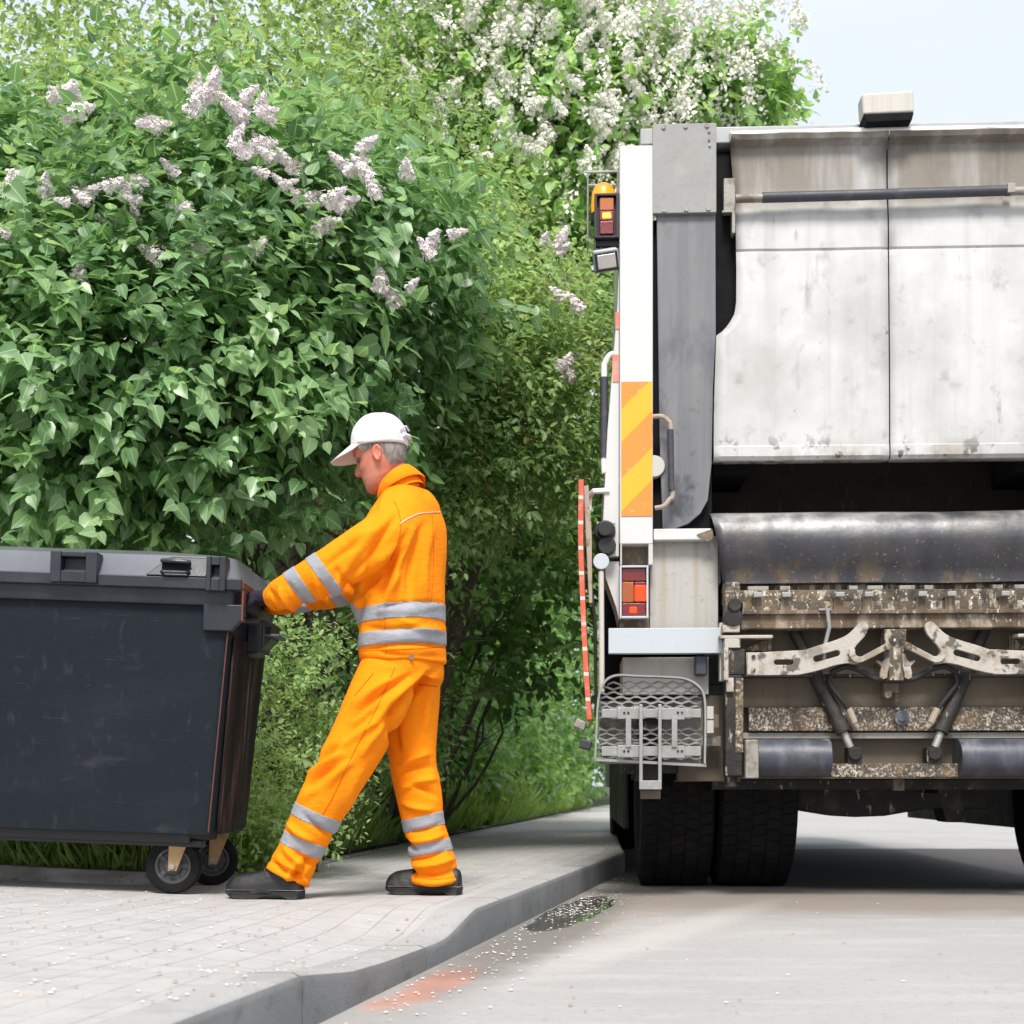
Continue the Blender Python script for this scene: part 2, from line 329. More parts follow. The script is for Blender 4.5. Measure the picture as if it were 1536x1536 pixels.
# road: worn pale asphalt, a wet puddle in the gutter, orange paint smears, tracked dirt, painted truck shade
road, n, l = newmat('asphalt_pale'); p = n['Principled BSDF']
tc = n.new('ShaderNodeTexCoord'); vec = tc.outputs['Object']
def blob(cx, cy, sx, sy, rot, soft, warp=.35, nscale=5):
    mp = n.new('ShaderNodeMapping'); mp.vector_type = 'TEXTURE'
    mp.inputs['Location'].default_value = (cx, cy, 0); mp.inputs['Rotation'].default_value = (0, 0, R(rot)); mp.inputs['Scale'].default_value = (sx, sy, 1)
    l.new(vec, mp.inputs[0])
    ln = n.new('ShaderNodeVectorMath'); ln.operation = 'LENGTH'; l.new(mp.outputs[0], ln.inputs[0])
    nz = n.new('ShaderNodeTexNoise'); nz.inputs['Scale'].default_value = nscale; nz.inputs['Detail'].default_value = 5; l.new(vec, nz.inputs['Vector'])
    a = n.new('ShaderNodeMath'); a.operation = 'MULTIPLY_ADD'; l.new(nz.outputs[0], a.inputs[0]); a.inputs[1].default_value = warp*2; l.new(ln.outputs['Value'], a.inputs[2])
    r = n.new('ShaderNodeMapRange'); r.inputs[1].default_value = 1+warp+soft; r.inputs[2].default_value = 1+warp-soft; l.new(a.outputs[0], r.inputs[0])
    return r.outputs[0]
def mul(a, b):
    m_ = n.new('ShaderNodeMath'); m_.operation = 'MULTIPLY'
    for i, q in enumerate((a, b)):
        if hasattr(q, 'is_linked'): l.new(q, m_.inputs[i])
        else: m_.inputs[i].default_value = q
    return m_.outputs[0]
cc = mixcol(n, l, mask_noise(n, l, vec, .8, .4, .7, op=.6), (.355, .345, .34), (.285, .275, .27))
cc = mixcol(n, l, mask_noise(n, l, vec, 3.5, .5, .68, stretch=(.5, 1.6, 1), op=.5), cc, (.44, .43, .42))
cc = mixcol(n, l, mask_noise(n, l, vec, 260, .56, .68, op=.7), cc, (.16, .145, .135))
cc = mixcol(n, l, mask_noise(n, l, vec, 45, .55, .68, stretch=(.7, 1.2, 1), op=.5), cc, (.22, .205, .19))
cc = mixcol(n, l, mask_noise(n, l, vec, 190, .62, .7, op=.6), cc, (.55, .53, .5))
cc = mixcol(n, l, mask_noise(n, l, vec, 9, .66, .72, stretch=(1, 2.5, 1), op=.5), cc, (.17, .14, .12))
dirt = mul(blob(1.9, 6.3, 2.6, .62, -3, .45), .8)
cc = mixcol(n, l, dirt, cc, (.20, .165, .135))
trk = mul(blob(.25, 5.2, .13, 1.3, -20, .5), .35); cc = mixcol(n, l, trk, cc, (.24, .19, .15))
trk = mul(blob(.55, 5.0, .1, 1.2, -24, .5), .3); cc = mixcol(n, l, trk, cc, (.55, .52, .49))
truck_shade = mul(blob(3.3, 9.35, 4.2, 2.35, 0, .05, .05, 2), .95); cc = mixcol(n, l, truck_shade, cc, (.055, .05, .048))  # truck's shadow on the road, painted as a dark patch
gut = mul(blob(.12, 5.3, .16, 2.4, -11.3, .5), .5); cc = mixcol(n, l, gut, cc, (.2, .185, .17))
org = mul(blob(-.18, 3.78, .065, .28, -11, .35, .7, 9), .5); cc = mixcol(n, l, org, cc, (.62, .16, .07))
org = mul(blob(-.28, 3.42, .06, .14, -14, .4, .5, 9), .4); cc = mixcol(n, l, org, cc, (.62, .2, .1))
pud = blob(.26, 5.85, .11, .85, -12, .06, .3, 4)
wet = mul(blob(.17, 5.3, .17, 1.7, -12, .3, .35, 6), .62)
cc = mixcol(n, l, wet, cc, (.12, .115, .10))
cc = mixcol(n, l, pud, cc, (.035, .035, .022))
l.new(cc, p.inputs['Base Color'])
rr = n.new('ShaderNodeMapRange'); rr.inputs[3].default_value = .85; rr.inputs[4].default_value = .03; l.new(pud, rr.inputs[0]); l.new(rr.outputs[0], p.inputs['Roughness'])
b_ = n.new('ShaderNodeBump'); b_.inputs['Distance'].default_value = .004
rr = n.new('ShaderNodeMapRange'); rr.inputs[3].default_value = .6; rr.inputs[4].default_value = 0; l.new(pud, rr.inputs[0]); l.new(rr.outputs[0], b_.inputs['Strength'])
l.new(mask_noise(n, l, vec, 200, 0, 1, detail=4), b_.inputs['Height']); l.new(b_.outputs[0], p.inputs['Normal'])
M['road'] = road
M['soil'] = mat('soil_and_moss', (.05, .055, .025), .95, layers=[((.10, .075, .05), 5, (1, 1, 1), .5, .65, .7), ((.05, .085, .025), 2, (1, 1, 1), .45, .65, .7)], bump=(30, .6))
b = MB(); b.add([(-400, -100, -.03), (400, -100, -.03), (400, 900, -.03), (-400, 900, -.03)], [(0, 1, 2, 3)])
tag(b.build('ground', M['soil'], smooth=0), kind='structure')
ys = np.concatenate([np.arange(-5, 9, .1), np.arange(9, 16, .25), np.arange(16, 60, 1), np.arange(60, 141, 8)])
b = MB(); vs = []
for y in ys: vs += [(kx(y)-.02, y, 0), (kx(y)+60, y, 0)]
b.add(vs, [(2*i, 2*i+1, 2*i+3, 2*i+2) for i in range(len(ys)-1)])
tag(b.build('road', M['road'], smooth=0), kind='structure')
# pavement sheet between the kerb and the back edging
def bx(y):
    yy = [q[1] for q in BACK]; xx = [q[0] for q in BACK]
    if y < 5.47: return None
    return float(np.interp(y, yy[3:], xx[3:]))
b = MB(); vs = []; fs = []; nx = 34
rows = list(np.arange(-4, 16, .09))+list(np.arange(16, 62, .6))
for y in rows:
    xr = kx(y)-.115
    xl = bx(y) if y >= 5.47 else -6.0
    if 5.3 < y < 5.47: xl = -6.0
    for k in range(nx+1):
        t = (k/nx)**(2.2 if y < 5.47 else 1.0); x = xr+(xl-xr)*t
        vs.append((x, y, pave_z(x, y)))
for i in range(len(rows)-1):
    for k in range(nx):
        a = i*(nx+1)+k; fs.append((a, a+1, a+nx+2, a+nx+1))
b.add(vs, fs); tag(b.build('pavement', M['pavers'], smooth=60), kind='structure')
# kerb stones
b = MB(); y = -4.0
while y < 60:
    L = 1.0 if y < 16 else 3.0
    m_ = 14 if y < 16 else 3
    prof = []
    for i in range(m_+1):
        yy = y+.005+(L-.010)*i/m_; x = kx(yy); h = kh(yy)
        prof.append([(x, yy, -.03), (x, yy, h-.022), (x-.007, yy, h-.007), (x-.022, yy, h), (x-.12, yy, h), (x-.12, yy, -.03)])
    vs = [q for r_ in prof for q in r_]; fs = []
    for i in range(m_):
        for k in range(5): fs.append((i*6+k, i*6+k+1, (i+1)*6+k+1, (i+1)*6+k))
    fs += [tuple(range(6)), tuple(m_*6+k for k in range(6))[::-1]]
    b.add(vs, fs); y += L
ko = tag(b.build('kerb', M['kerb'], smooth=40), kind='structure'); ko.data.materials.append(M['kerb_top'])
for p_ in ko.data.polygons:
    if p_.normal.z > .5: p_.material_index = 1
# edging strip behind the pavement
bp = catmull([(x, y, 0) for x, y in BACK], 8); b = MB(); vs = []; fs = []
for i, q in enumerate(bp):
    t = bp[min(i+1, len(bp)-1)]-bp[max(i-1, 0)]; t = t/np.linalg.norm(t); nn = np.array([-t[1], t[0], 0])
    if nn[1] < 0 and i < 20: nn = -nn
    hz = np.interp(q[0], [-2.4, -1.25, -1.0, 3], [.062, .05, .012, .01]) + slope(q[0])
    for (o_, z_) in ((-.005, -.02), (-.005, .12+hz-.006), (0, .12+hz), (.055, .12+hz), (.055, -.02)):
        vs.append((q[0]+nn[0]*o_, q[1]+nn[1]*o_, z_))
for i in range(len(bp)-1):
    for k in range(4): fs.append((i*5+k, i*5+k+1, (i+1)*5+k+1, (i+1)*5+k))
b.add(vs, fs); tag(b.build('edging', M['edging'], smooth=30), kind='structure')
# verge: earth bank that carries the planting
def verge_edge(x, y):   # signed: distance beyond the pavement's back edge
    if y <= 5.5: return -1
    e = bx(y)
    return min((e-x), 9) if x > -1.5 else min(y-5.52, max(e-x, y-5.52))
def verge_z(x, y):
    d = max(0, verge_edge(x, y)); return .135+slope(x)*.9+.16*(1-math.exp(-d/1.0))+.03*noise.noise((x*1.3, y*1.3, 0))*min(1, d*2)
b = MB(); rows = list(np.arange(5.5, 16, .15))+list(np.arange(16, 70, 1.5)); vs = []; fs = []; nx = 60
for y in rows:
    e = bx(y)-.05 if y > 5.56 else -1.6
    for k in range(nx+1):
        t = (k/nx)**2; x = e+(-30-e)*t; vs.append((x, y, verge_z(x, y)))
for i in range(len(rows)-1):
    for k in range(nx):
        a = i*(nx+1)+k; fs.append((a, a+1, a+nx+2, a+nx+1))
b.add(vs, fs); tag(b.build('verge', M['soil'], smooth=60), kind='structure')

# ---------------------------------------------------------------- waste container
RB = random.Random(5)
BIN = empty('waste_container', (-1.02, 5.0, .12), (0, R(2.1), R(-1.0)))
tag(BIN, 'dark grey four-wheeled plastic waste container with scuffed sides, pushed along the pavement by the worker', 'waste container')
def bw(py): return (HOR-py)/427+.40
def bu(px): return (px-335)/427        # x local: 0 at the top right front corner
W_ = 1.25; BD = .66
def ring(x0, x1, y0, y1, z, r, n=5):
    pts = []
    for (cx, cy, a0) in ((x1-r, y0+r, -90), (x1-r, y1-r, 0), (x0+r, y1-r, 90), (x0+r, y0+r, 180)):
        for i in range(n+1):
            a = R(a0+90*i/n); pts.append((cx+r*math.cos(a), cy+r*math.sin(a), z))
    return pts
def loft(rings, cap0=True, cap1=True):
    b = MB(); n_ = len(rings[0]); vs = [p_ for r_ in rings for p_ in r_]; fs = []
    for i in range(len(rings)-1):
        for k in range(n_): fs.append((i*n_+k, i*n_+(k+1) % n_, (i+1)*n_+(k+1) % n_, (i+1)*n_+k))
    if cap0: fs.append(tuple(range(n_))[::-1])
    if cap1: fs.append(tuple((len(rings)-1)*n_+k for k in range(n_)))
    return b.add(vs, fs)
zt = 1.09; zb = .222
rings_ = []
for i in range(13):
    t = i/12; z = zb+(zt-zb)*t
    i_ = .052*(1-t); j_ = .07*(1-t)
    rings_.append(ring(-W_+i_, -i_+.004, j_*.45, BD-j_, z, .035))
rings_ = [ring(-W_+.08, -.08, .06, .64, zb-.0, .03)]+rings_
body = loft(rings_).build('body', M['bin_body'], BIN, smooth=40)
# scuffed brownish end wall: panel set just proud of the body's end, with raised ribs
b = MB()
def endx(z): return -.052*(1-(z-zb)/(zt-zb))+.004
for (ya, yb, dz) in ((.03, .70, 0),):
    vs = []; fs = []
    zs = np.linspace(zb+.012, .93, 12); yy = np.linspace(0, 1, 14)
    for z in zs:
        jj = .07*(1-(z-zb)/(zt-zb))
        y0_, y1_ = jj*.45+.034, BD-jj-.034
        for t in yy:
            rib = .006 if (int(t*13) % 4) < 2 else .0025
            vs.append((endx(z)+rib, y0_+(y1_-y0_)*t, z))
    for i in range(len(zs)-1):
        for k in range(len(yy)-1): a = i*len(yy)+k; fs.append((a, a+1, a+len(yy)+1, a+len(yy)))
    b.add(vs, fs)
b.build('end_panel', M['bin_end'], BIN, smooth=25, solid=.004)
b = MB(); b.tube([(endx(zb+.01)-.012, .012, zb+.01), (endx(.6)-.010, .006, .6), (endx(1.0)-.008, -.002, 1.0)], .0022, 6)
b.build('corner_trim', M['bin_trim'], BIN)
# rim under the lid
loft([ring(-W_-.012, .018, -.016, .677, 1.03, .04), ring(-W_-.016, .022, -.02, .682, 1.035, .045), ring(-W_-.016, .022, -.02, .682, 1.085, .045)]).build('rim', M['bin_dark'], BIN, smooth=40)
# lid: skirt, sloping front face and domed top
lid = MB()
rs = [ring(-W_-.03, .03, -.035, .695, 1.083, .05), ring(-W_-.034, .034, -.04, .70, 1.088, .05), ring(-W_-.034, .034, -.04, .70, 1.118, .05), ring(-W_-.022, .022, -.028, .69, 1.128, .05),
      ring(-W_+.0, -.005, .025, .66, 1.205, .06), ring(-W_+.05, -.05, .1, .6, 1.222, .08), ring(-W_+.25, -.25, .2, .5, 1.245, .08)]
loft(rs).build('lid', M['bin_lid'], BIN, smooth=38)
b = MB()
b.hexa([(-W_-.036, -.043, 1.082), (.037, -.043, 1.082), (-W_-.036, -.02, 1.082), (.037, -.02, 1.082), (-W_-.036, -.043, 1.122), (.037, -.043, 1.122), (-W_-.036, -.02, 1.122), (.037, -.02, 1.122)])
b.build('lid_skirt', M['bin_dark'], BIN, bevel=.004)
def bracket(px0, px1, w0, w1, hole=None):
    b = MB(); x0, x1 = bu(px0), bu(px1)
    if hole:
        h0, h1, hz0, hz1 = bu(hole[0]), bu(hole[1]), hole[2], hole[3]
        b.box(x0, h0, -.06, .01, w0, w1); b.box(h1, x1, -.06, .01, w0, w1)
        b.box(h0, h1, -.058, .01, hz1, w1-.001); b.box(h0, h1, -.058, .01, w0+.001, hz0); b.box(h0, h1, -.02, .008, hz0, hz1)
    else: b.box(x0, x1, -.055, .01, w0, w1)
    return b.build('lid_bracket', M['bin_dark'], BIN, bevel=.003)
bracket(66, 136, 1.088, 1.196, (82, 119, 1.128, 1.178))
bracket(-180, -110, 1.088, 1.196, (-164, -127, 1.128, 1.178))
bracket(299, 328, 1.075, 1.196, (306, 319, 1.118, 1.165))
# raised lever section with a slot handle (slants at its left end)
def lever(x0, x1, flip=1):
    b = MB(); s_ = x0; e_ = x1
    z0, z1 = 1.124, 1.196
    xs = (s_, s_+.075*flip, e_)
    def yf(z): return -.046+(z-1.124)*.55
    b.add([(xs[0], yf(z0), z0), (xs[2], yf(z0), z0), (xs[2], yf(z1), z1), (xs[1], yf(z1), z1), (xs[0], .06, z0), (xs[2], .06, z0), (xs[2], .06, z1), (xs[1], .06, z1)],
          [(0, 1, 2, 3), (4, 7, 6, 5), (0, 4, 5, 1), (1, 5, 6, 2), (2, 6, 7, 3), (3, 7, 4, 0)])
    o = b.build('lid_handle', M['bin_dark'], BIN, bevel=.004)
    g = MB(); xm0 = s_+(e_-s_)*.26; xm1 = s_+(e_-s_)*.72
    if flip < 0: xm0, xm1 = xm1, xm0
    g.tube([(xm0, -.040, 1.176), (xm0+.01*flip, -.048, 1.176), (xm1-.01*flip, -.048, 1.174), (xm1, -.040, 1.174)], .008, 8)
    g.tube([(xm0, -.040, 1.138), (xm0+.01*flip, -.055, 1.136), (xm1-.01*flip, -.055, 1.136), (xm1, -.040, 1.138)], .006, 8)
    g.build('grip', M['bin_dark'], o)
    h = MB(); h.box(min(xm0, xm1), max(xm0, xm1), -.0385, -.02, 1.138, 1.176); h.build('slot', M['black_gap'], o)
lever(bu(207), bu(298)); lever(-W_-bu(207), -W_-bu(298), -1)
# end of the lid: orange-brown band
b = MB(); b.box(.030, .0375, .0, .66, 1.092, 1.116); b.build('lid_band', M['bin_trim'], BIN, bevel=.002)
# trunnion pocket and end grab bar
b = MB(); b.prism([(-.10, 1.035), (.045, 1.035), (.048, .99), (.0, .94), (-.10, .94)], -.018, .012)
b.build('corner_pocket', M['bin_dark'], BIN, bevel=.006)
b = MB(); b.box(.037, .044, -.03, .012, .975, 1.08)
b.build('edge_strip', M['bin_trim'], BIN, bevel=.002)
b = MB(); b.tube([(0, .16, 1.0), (.06, .16, 1.0), (.07, .2, 1.0), (.07, .48, 1.0), (.06, .52, 1.0), (0, .52, 1.0)], .014, 10)
b.prism_x([(.28, .90), (.46, .90), (.46, 1.0), (.28, 1.0)], -.0, .05)
b.build('grab_bar', M['bin_dark'], BIN, bevel=0)
b = MB(); b.prism([(.03, 1.03), (.085, 1.01), (.088, .95), (.075, .94), (.03, .89), (-.01, .88), (-.01, 1.03)], .30, .44)
b.build('trunnion', M['black_plastic'], BIN, bevel=.006)
b = MB(); b.box(.06, .115, .28, .44, .956, .966); b.build('trunnion_flange', M['bin_lid'], BIN, bevel=.002)
# undercarriage
b = MB(); b.box(-1.1, -.14, .08, .6, .186, .224); b.box(-1.13, -.1, .1, .16, .172, .2)
b.build('undercarriage', M['black_plastic'], BIN, bevel=.006)
def caster(x, y, yaw, drop, brake=False):
    e = empty('caster_wheel', (x, y, 0), (0, R(-2.1), R(yaw)), BIN)
    r = .1; zc = drop+r
    t = MB(); t.lathe_x([(-.02, .062), (-.026, .08), (-.024, .094), (-.015, .1), (.015, .1), (.024, .094), (.026, .08), (.02, .062)], 0, 0, zc, 40)
    M_ = Matrix.Rotation(R(90), 4, 'Z')
    def rot(mb):
        mb.v = [tuple(M_ @ Vector((q[0], q[1], q[2]))) for q in mb.v]; return mb
    rot(t).build('tyre', M['tyre'], e, smooth=40)
    h = MB(); h.lathe_x([(-.022, .012), (-.022, .03), (-.010, .036), (-.010, .05), (-.021, .056), (-.021, .064), (.021, .064), (.021, .056), (.010, .05), (.010, .036), (.022, .03), (.022, .012)], 0, 0, zc, 32)
    for k in range(5):
        a = 2*math.pi*k/5+.3
        h.box(-.016, .016, -.008, .008, .028, .058, Matrix.Translation((0, 0, zc)) @ Matrix.Rotation(a, 4, 'X'))
    rot(h).build('hub', M['wheel_hub'], e, smooth=40)
    # fork: two tapered cheeks leaning forward over the axle, and a crown plate
    k = MB()
    for s in (-.034, .034):
        k.add([(-.016, s-.002, zc-.018), (.016, s-.002, zc-.018), (.07, s-.002, .222), (-.01, s-.002, .222), (-.016, s+.002, zc-.018), (.016, s+.002, zc-.018), (.07, s+.002, .222), (-.01, s+.002, .222)],
              [(0, 1, 2, 3), (4, 7, 6, 5), (0, 4, 5, 1), (1, 5, 6, 2), (2, 6, 7, 3), (3, 7, 4, 0)])
    k.box(-.012, .072, -.036, .036, .216, .224)
    k.build('fork', M['ochre'], e, bevel=.002)
    a = MB(); a.cyl((0, -.046, zc), (0, .046, zc), .011, 12); a.build('axle_bolt', M['galv_dirty'], e)
gz = .0
caster(-.205, .14, 3, .002); caster(-.16, .55, 14, .0045)
caster(-1.07, .14, -5, .002); caster(-1.05, .60, 8, .002)

# ---------------------------------------------------------------- litter on the ground
def specks(name, pts, size, mats, kind='stuff', label=None, cat=None, seed=1, flat=.35):
    rg = random.Random(seed); b = MB()
    for (x, y, z) in pts:
        s = size*rg.uniform(.5, 1.3); a = rg.uniform(0, 6.28); tl = rg.uniform(0, flat)
        n_ = 5; vs = []
        for k in range(n_):
            q = a+k*6.283/n_; rr_ = s*rg.uniform(.6, 1.1); vs.append((x+rr_*math.cos(q), y+rr_*math.sin(q), z+.0015+abs(math.sin(q))*s*tl))
        vs.append((x, y, z+.002+s*.3)); b.add(vs, [(k, (k+1) % n_, n_) for k in range(n_)])
    return tag(b.build(name, mats, smooth=0), label, cat, kind=kind)
M['petal'] = mat('petal', (.72, .68, .64), .7, layers=[((.5, .35, .25), 3, (1, 1, 1), .5, .7, .5)])
M['petal_brown'] = mat('petal_brown', (.34, .18, .10), .85, layers=[((.14, .08, .05), 6, (1, 1, 1), .5, .65, .8)])
rg = random.Random(3); pw = []; pb = []; pr = []
for i in range(2600):
    y = 2.6+rg.random()**1.4*10; xr = kx(y)-.03; x = xr-rg.random()**1.1*3.0
    if y > 5.6 and x < bx(y): continue
    if noise.noise((x*1.1, y*.7, 3))+.28*rg.random() < .02: continue
    z = pave_z(x, y) if x < kx(y)-.115 else kh(y)
    (pw if rg.random() < .42 else pb).append((x, y, z+.002))
for i in range(3600):      # drift of fallen seeds along the back edge
    y = 8.6+rg.random()**.8*9; x = bx(y)+.06+abs(rg.gauss(0, .45)); pb.append((x, y, pave_z(x, y)+.002))
for i in range(280):
    y = 3+rg.random()*5.0; x = kx(y)+.03+abs(rg.gauss(0, .13)); pr.append((x, y, .002))
for i in range(160):
    y = 5.6+rg.random()*1.0; x = .10+ (y-5.4)*.2+abs(rg.gauss(.05, .08)); pr.append((x, y, .003))
for i in range(260):
    y = 2.8+rg.random()*5; x = kx(y)+rg.random()*3.5; (pr if rg.random() < .3 else pb).append((x, y, .002))
specks('fallen_petals', pw+pr, .006, M['petal'], label='scattered white lilac petals lying on the pavement and in the gutter', cat='petals')
specks('fallen_seeds', pb, .006, M['petal_brown'], label='brown withered blossom scraps scattered over the pavement', cat='litter')
# ---------------------------------------------------------------- refuse truck
S = 326.0
def tu(px): return (px-1333)/S
def tw(py): return CAM_H+(HOR-py)/S
TR = empty('refuse_truck', (1.733, 6.54, 0), (0, 0, R(-2.6)))
tag(TR, 'grimy white refuse truck seen from behind, standing at the kerb with its empty hopper open', 'truck')
def Bx(name, mat, px0, px1, py0, py1, y0, y1, bevel=.004, parent=None, mirror=False):
    b = MB(); b.box(tu(px0), tu(px1), y0, y1, tw(py1), tw(py0))
    o = b.build(name, mat, parent or TR, bevel=bevel)
    if mirror:
        c = MB(); c.box(-tu(px1), -tu(px0), y0, y1, tw(py1), tw(py0)); c.build(name, mat, parent or TR, bevel=bevel)
    return o
def both(fn):
    for s in (1, -1): fn(s)
# chevron material for the post
chev, n, l = newmat('chevron_orange_yellow'); p = n['Principled BSDF']
tc = n.new('ShaderNodeTexCoord'); sp = n.new('ShaderNodeSeparateXYZ'); l.new(tc.outputs['Object'], sp.inputs[0])
ax = n.new('ShaderNodeMath'); ax.operation = 'ABSOLUTE'; l.new(sp.outputs[0], ax.inputs[0])
ad = n.new('ShaderNodeMath'); ad.operation = 'ADD'; l.new(sp.outputs[2], ad.inputs[0]); l.new(ax.outputs[0], ad.inputs[1])
sb = n.new('ShaderNodeMath'); sb.operation = 'SUBTRACT'; l.new(ad.outputs[0], sb.inputs[0]); sb.inputs[1].default_value = 3.333
dv = n.new('ShaderNodeMath'); dv.operation = 'DIVIDE'; l.new(sb.outputs[0], dv.inputs[0]); dv.inputs[1].default_value = .319
fr = n.new('ShaderNodeMath'); fr.operation = 'FRACT'; l.new(dv.outputs[0], fr.inputs[0])
ls = n.new('ShaderNodeMath'); ls.operation = 'LESS_THAN'; l.new(fr.outputs[0], ls.inputs[0]); ls.inputs[1].default_value = .47
cc = mixcol(n, l, ls.outputs[0], (.82, .25, .04), (.76, .40, .025))
cc = mixcol(n, l, mask_noise(n, l, tc.outputs['Object'], 40, .62, .7, op=.4), cc, (.9, .6, .4))
l.new(cc, p.inputs['Base Color']); p.inputs['Roughness'].default_value = .35
M['chevron'] = chev
stripe, n, l = newmat('red_white_board'); p = n['Principled BSDF']
tc = n.new('ShaderNodeTexCoord'); sp = n.new('ShaderNodeSeparateXYZ'); l.new(tc.outputs['Object'], sp.inputs[0])
dv = n.new('ShaderNodeMath'); dv.operation = 'DIVIDE'; l.new(sp.outputs[2], dv.inputs[0]); dv.inputs[1].default_value = .115
fr = n.new('ShaderNodeMath'); fr.operation = 'FRACT'; l.new(dv.outputs[0], fr.inputs[0])
ls = n.new('ShaderNodeMath'); ls.operation = 'LESS_THAN'; l.new(fr.outputs[0], ls.inputs[0]); ls.inputs[1].default_value = .86
cc = mixcol(n, l, ls.outputs[0], (.6, .55, .5), (.62, .10, .055))
cc = mixcol(n, l, mask_noise(n, l, tc.outputs['Object'], 18, .55, .66, op=.6), cc, (.55, .3, .24))
l.new(cc, p.inputs['Base Color']); p.inputs['Roughness'].default_value = .45
M['redboard'] = stripe
M['red_reflector'] = mat('red_reflector', (.7, .2, .14), .4, layers=[((.75, .5, .45), 9, (1, 1, 1), .5, .7, .5)])

# outer posts, with their warning stripes and side panels
def post(s):
    b = MB(); x0, x1 = s*tu(930), s*tu(980)
    b.box(min(x0, x1), max(x0, x1), -.03, .95, tw(815), tw(215)); o = b.build('side_post', M['post_white'], TR, bevel=.006)
    c = MB(); x0, x1 = s*(tu(932.5)), s*(tu(979)); c.box(min(x0, x1), max(x0, x1), -.0335, -.031, tw(773), tw(571)); c.build('warning_stripe', M['chevron'], o)
    # flared side skin of the tailgate
    g = MB(); pts = [(s*tu(929.5), tw(360)), (s*tu(927), tw(450)), (s*tu(912), tw(640)), (s*tu(904), tw(800)), (s*tu(907), tw(832)), (s*tu(929.5), tw(832))]
    g.prism(pts, .0, .9); g.build('side_skin', M['post_white'], TR, bevel=.004)
    for (a, b2, y0, y1) in ((918, 926.5, 527, 568), (922.5, 928, 463, 488)):
        r = MB(); xm = s*(tu((a+b2)/2)); x0, x1 = s*tu(a+1.5), s*tu(b2+2)
        r.box(min(x0, x1), max(x0, x1), -.004, -.0015, tw(y1), tw(y0)); r.build('side_reflector', M['red_reflector'], TR, bevel=0)
both(post)
# top beam and corner plates
b = MB(); b.box(tu(962), -tu(962), .04, .5, tw(204), tw(179)); b.build('top_beam', M['beam_grey'], TR, bevel=.006)
b = MB(); b.box(tu(963), tu(985), .05, .4, tw(216), tw(207.5)); b.box(-tu(985), -tu(963), .05, .4, tw(216), tw(207.5)); b.build('top_beam_shadow_gap', M['black_gap'], TR)
def corner(s):
    b = MB(); x0, x1 = s*tu(979.5), s*tu(1075)
    b.box(min(x0, x1), max(x0, x1), -.03, .0, tw(318), tw(183.5)); o = b.build('corner_plate', M['plate_grey'], TR, bevel=.003)
    for (px, py) in ((996, 189), (1029, 188.5), (1061, 188), (997, 314), (1030, 313), (1063, 312.5), (1064, 197), (1064, 209), (1065, 218)):
        r_ = .010 if py > 300 or py < 190 else .006
        x = s*tu(px); v = MB(); v.tube([(x, -.036, tw(py)), (x, -.028, tw(py))], r_, 8); v.build('rivet', M['galv_dirty'], o)
    # worn steel guide plate with a rounded lower corner
    pts = [(tu(986), tw(312)), (tu(1074.5), tw(312)), (tu(1075), tw(500)), (tu(1071), tw(580)), (tu(1069), tw(690)), (tu(1063), tw(748)), (tu(1052), tw(768)), (tu(1034), tw(783)), (tu(1010), tw(792)), (tu(995), tw(792)), (tu(990), tw(640))]
    g = MB(); g.prism([(s*x, z) for x, z in pts], -.005, .03); g.build('guide_plate', M['steel_dark'], TR, bevel=.003)
    k = MB(); x0, x1 = s*tu(979), s*tu(1070); k.box(min(x0, x1), max(x0, x1), .035, .6, tw(792), tw(320)); k.build('guide_backing', M['black_gap'], TR)
both(corner)
# dark side channels beside the gate
def chan(s):
    b = MB(); x0, x1 = s*tu(1075.5), s*tu(1130); b.box(min(x0, x1), max(x0, x1), .14, .7, tw(700), tw(205)); b.build('side_channel', M['black_gap'], TR)
    b = MB(); x0, x1 = s*tu(1076), s*tu(1104); b.box(min(x0, x1), max(x0, x1), .09, .13, tw(358), tw(262))
    b.build('hinge_plate', M['mech_dark'], TR, bevel=.002)
    b = MB(); x0, x1 = s*tu(1087), s*tu(1104); b.box(min(x0, x1), max(x0, x1), .0, .06, tw(312), tw(263)); x0, x1 = s*tu(1099), s*tu(1104); b.box(min(x0, x1), max(x0, x1), -.01, .05, tw(347), tw(312.5))
    b.box(*(sorted((s*tu(1084), s*tu(1099)))), -.012, .0, tw(316), tw(313)); b.build('hinge_bracket', M['galv_dirty'], TR, bevel=.002)
both(chan)
# tailgate skin: two halves with a seam between them, an overhanging rolled lip on top, folded lip at the bottom
prof = [(.10, tw(191)), (.03, tw(192)), (-.005, tw(195)), (-.018, tw(200)), (-.008, tw(206)), (.02, tw(209)), (.035, tw(213)), (.038, tw(225)), (.038, tw(250)), (.036, tw(272)), (.034, tw(286)), (.026, tw(300)), (.018, tw(315)), (.012, tw(330)), (.010, tw(369)), (.018, tw(371)), (.018, tw(373)), (.010, tw(375)),
        (.006, tw(400)), (.0, tw(450)), (-.001, tw(462)), (-.002, tw(469)), (-.002, tw(471)), (-.003, tw(479)), (-.004, tw(488)), (-.005, tw(495)), (-.006, tw(501)), (-.010, tw(540)), (-.014, tw(600)), (-.016, tw(668)), (-.022, tw(670)), (-.024, tw(684)), (-.012, tw(689)), (.06, tw(689))]
def left_edge(w):
    t = [(tw(700), tu(1071)), (tw(600), tu(1072)), (tw(501), tu(1075.5)), (tw(496), tu(1083)), (tw(489), tu(1090)), (tw(479), tu(1097)), (tw(468), tu(1103)), (tw(450), tu(1105.5)), (tw(400), tu(1106)), (tw(300), tu(1105)), (tw(210), tu(1098)), (tw(180), tu(1096))]
    return float(np.interp(w, [a for a, _ in t], [c for _, c in t]))
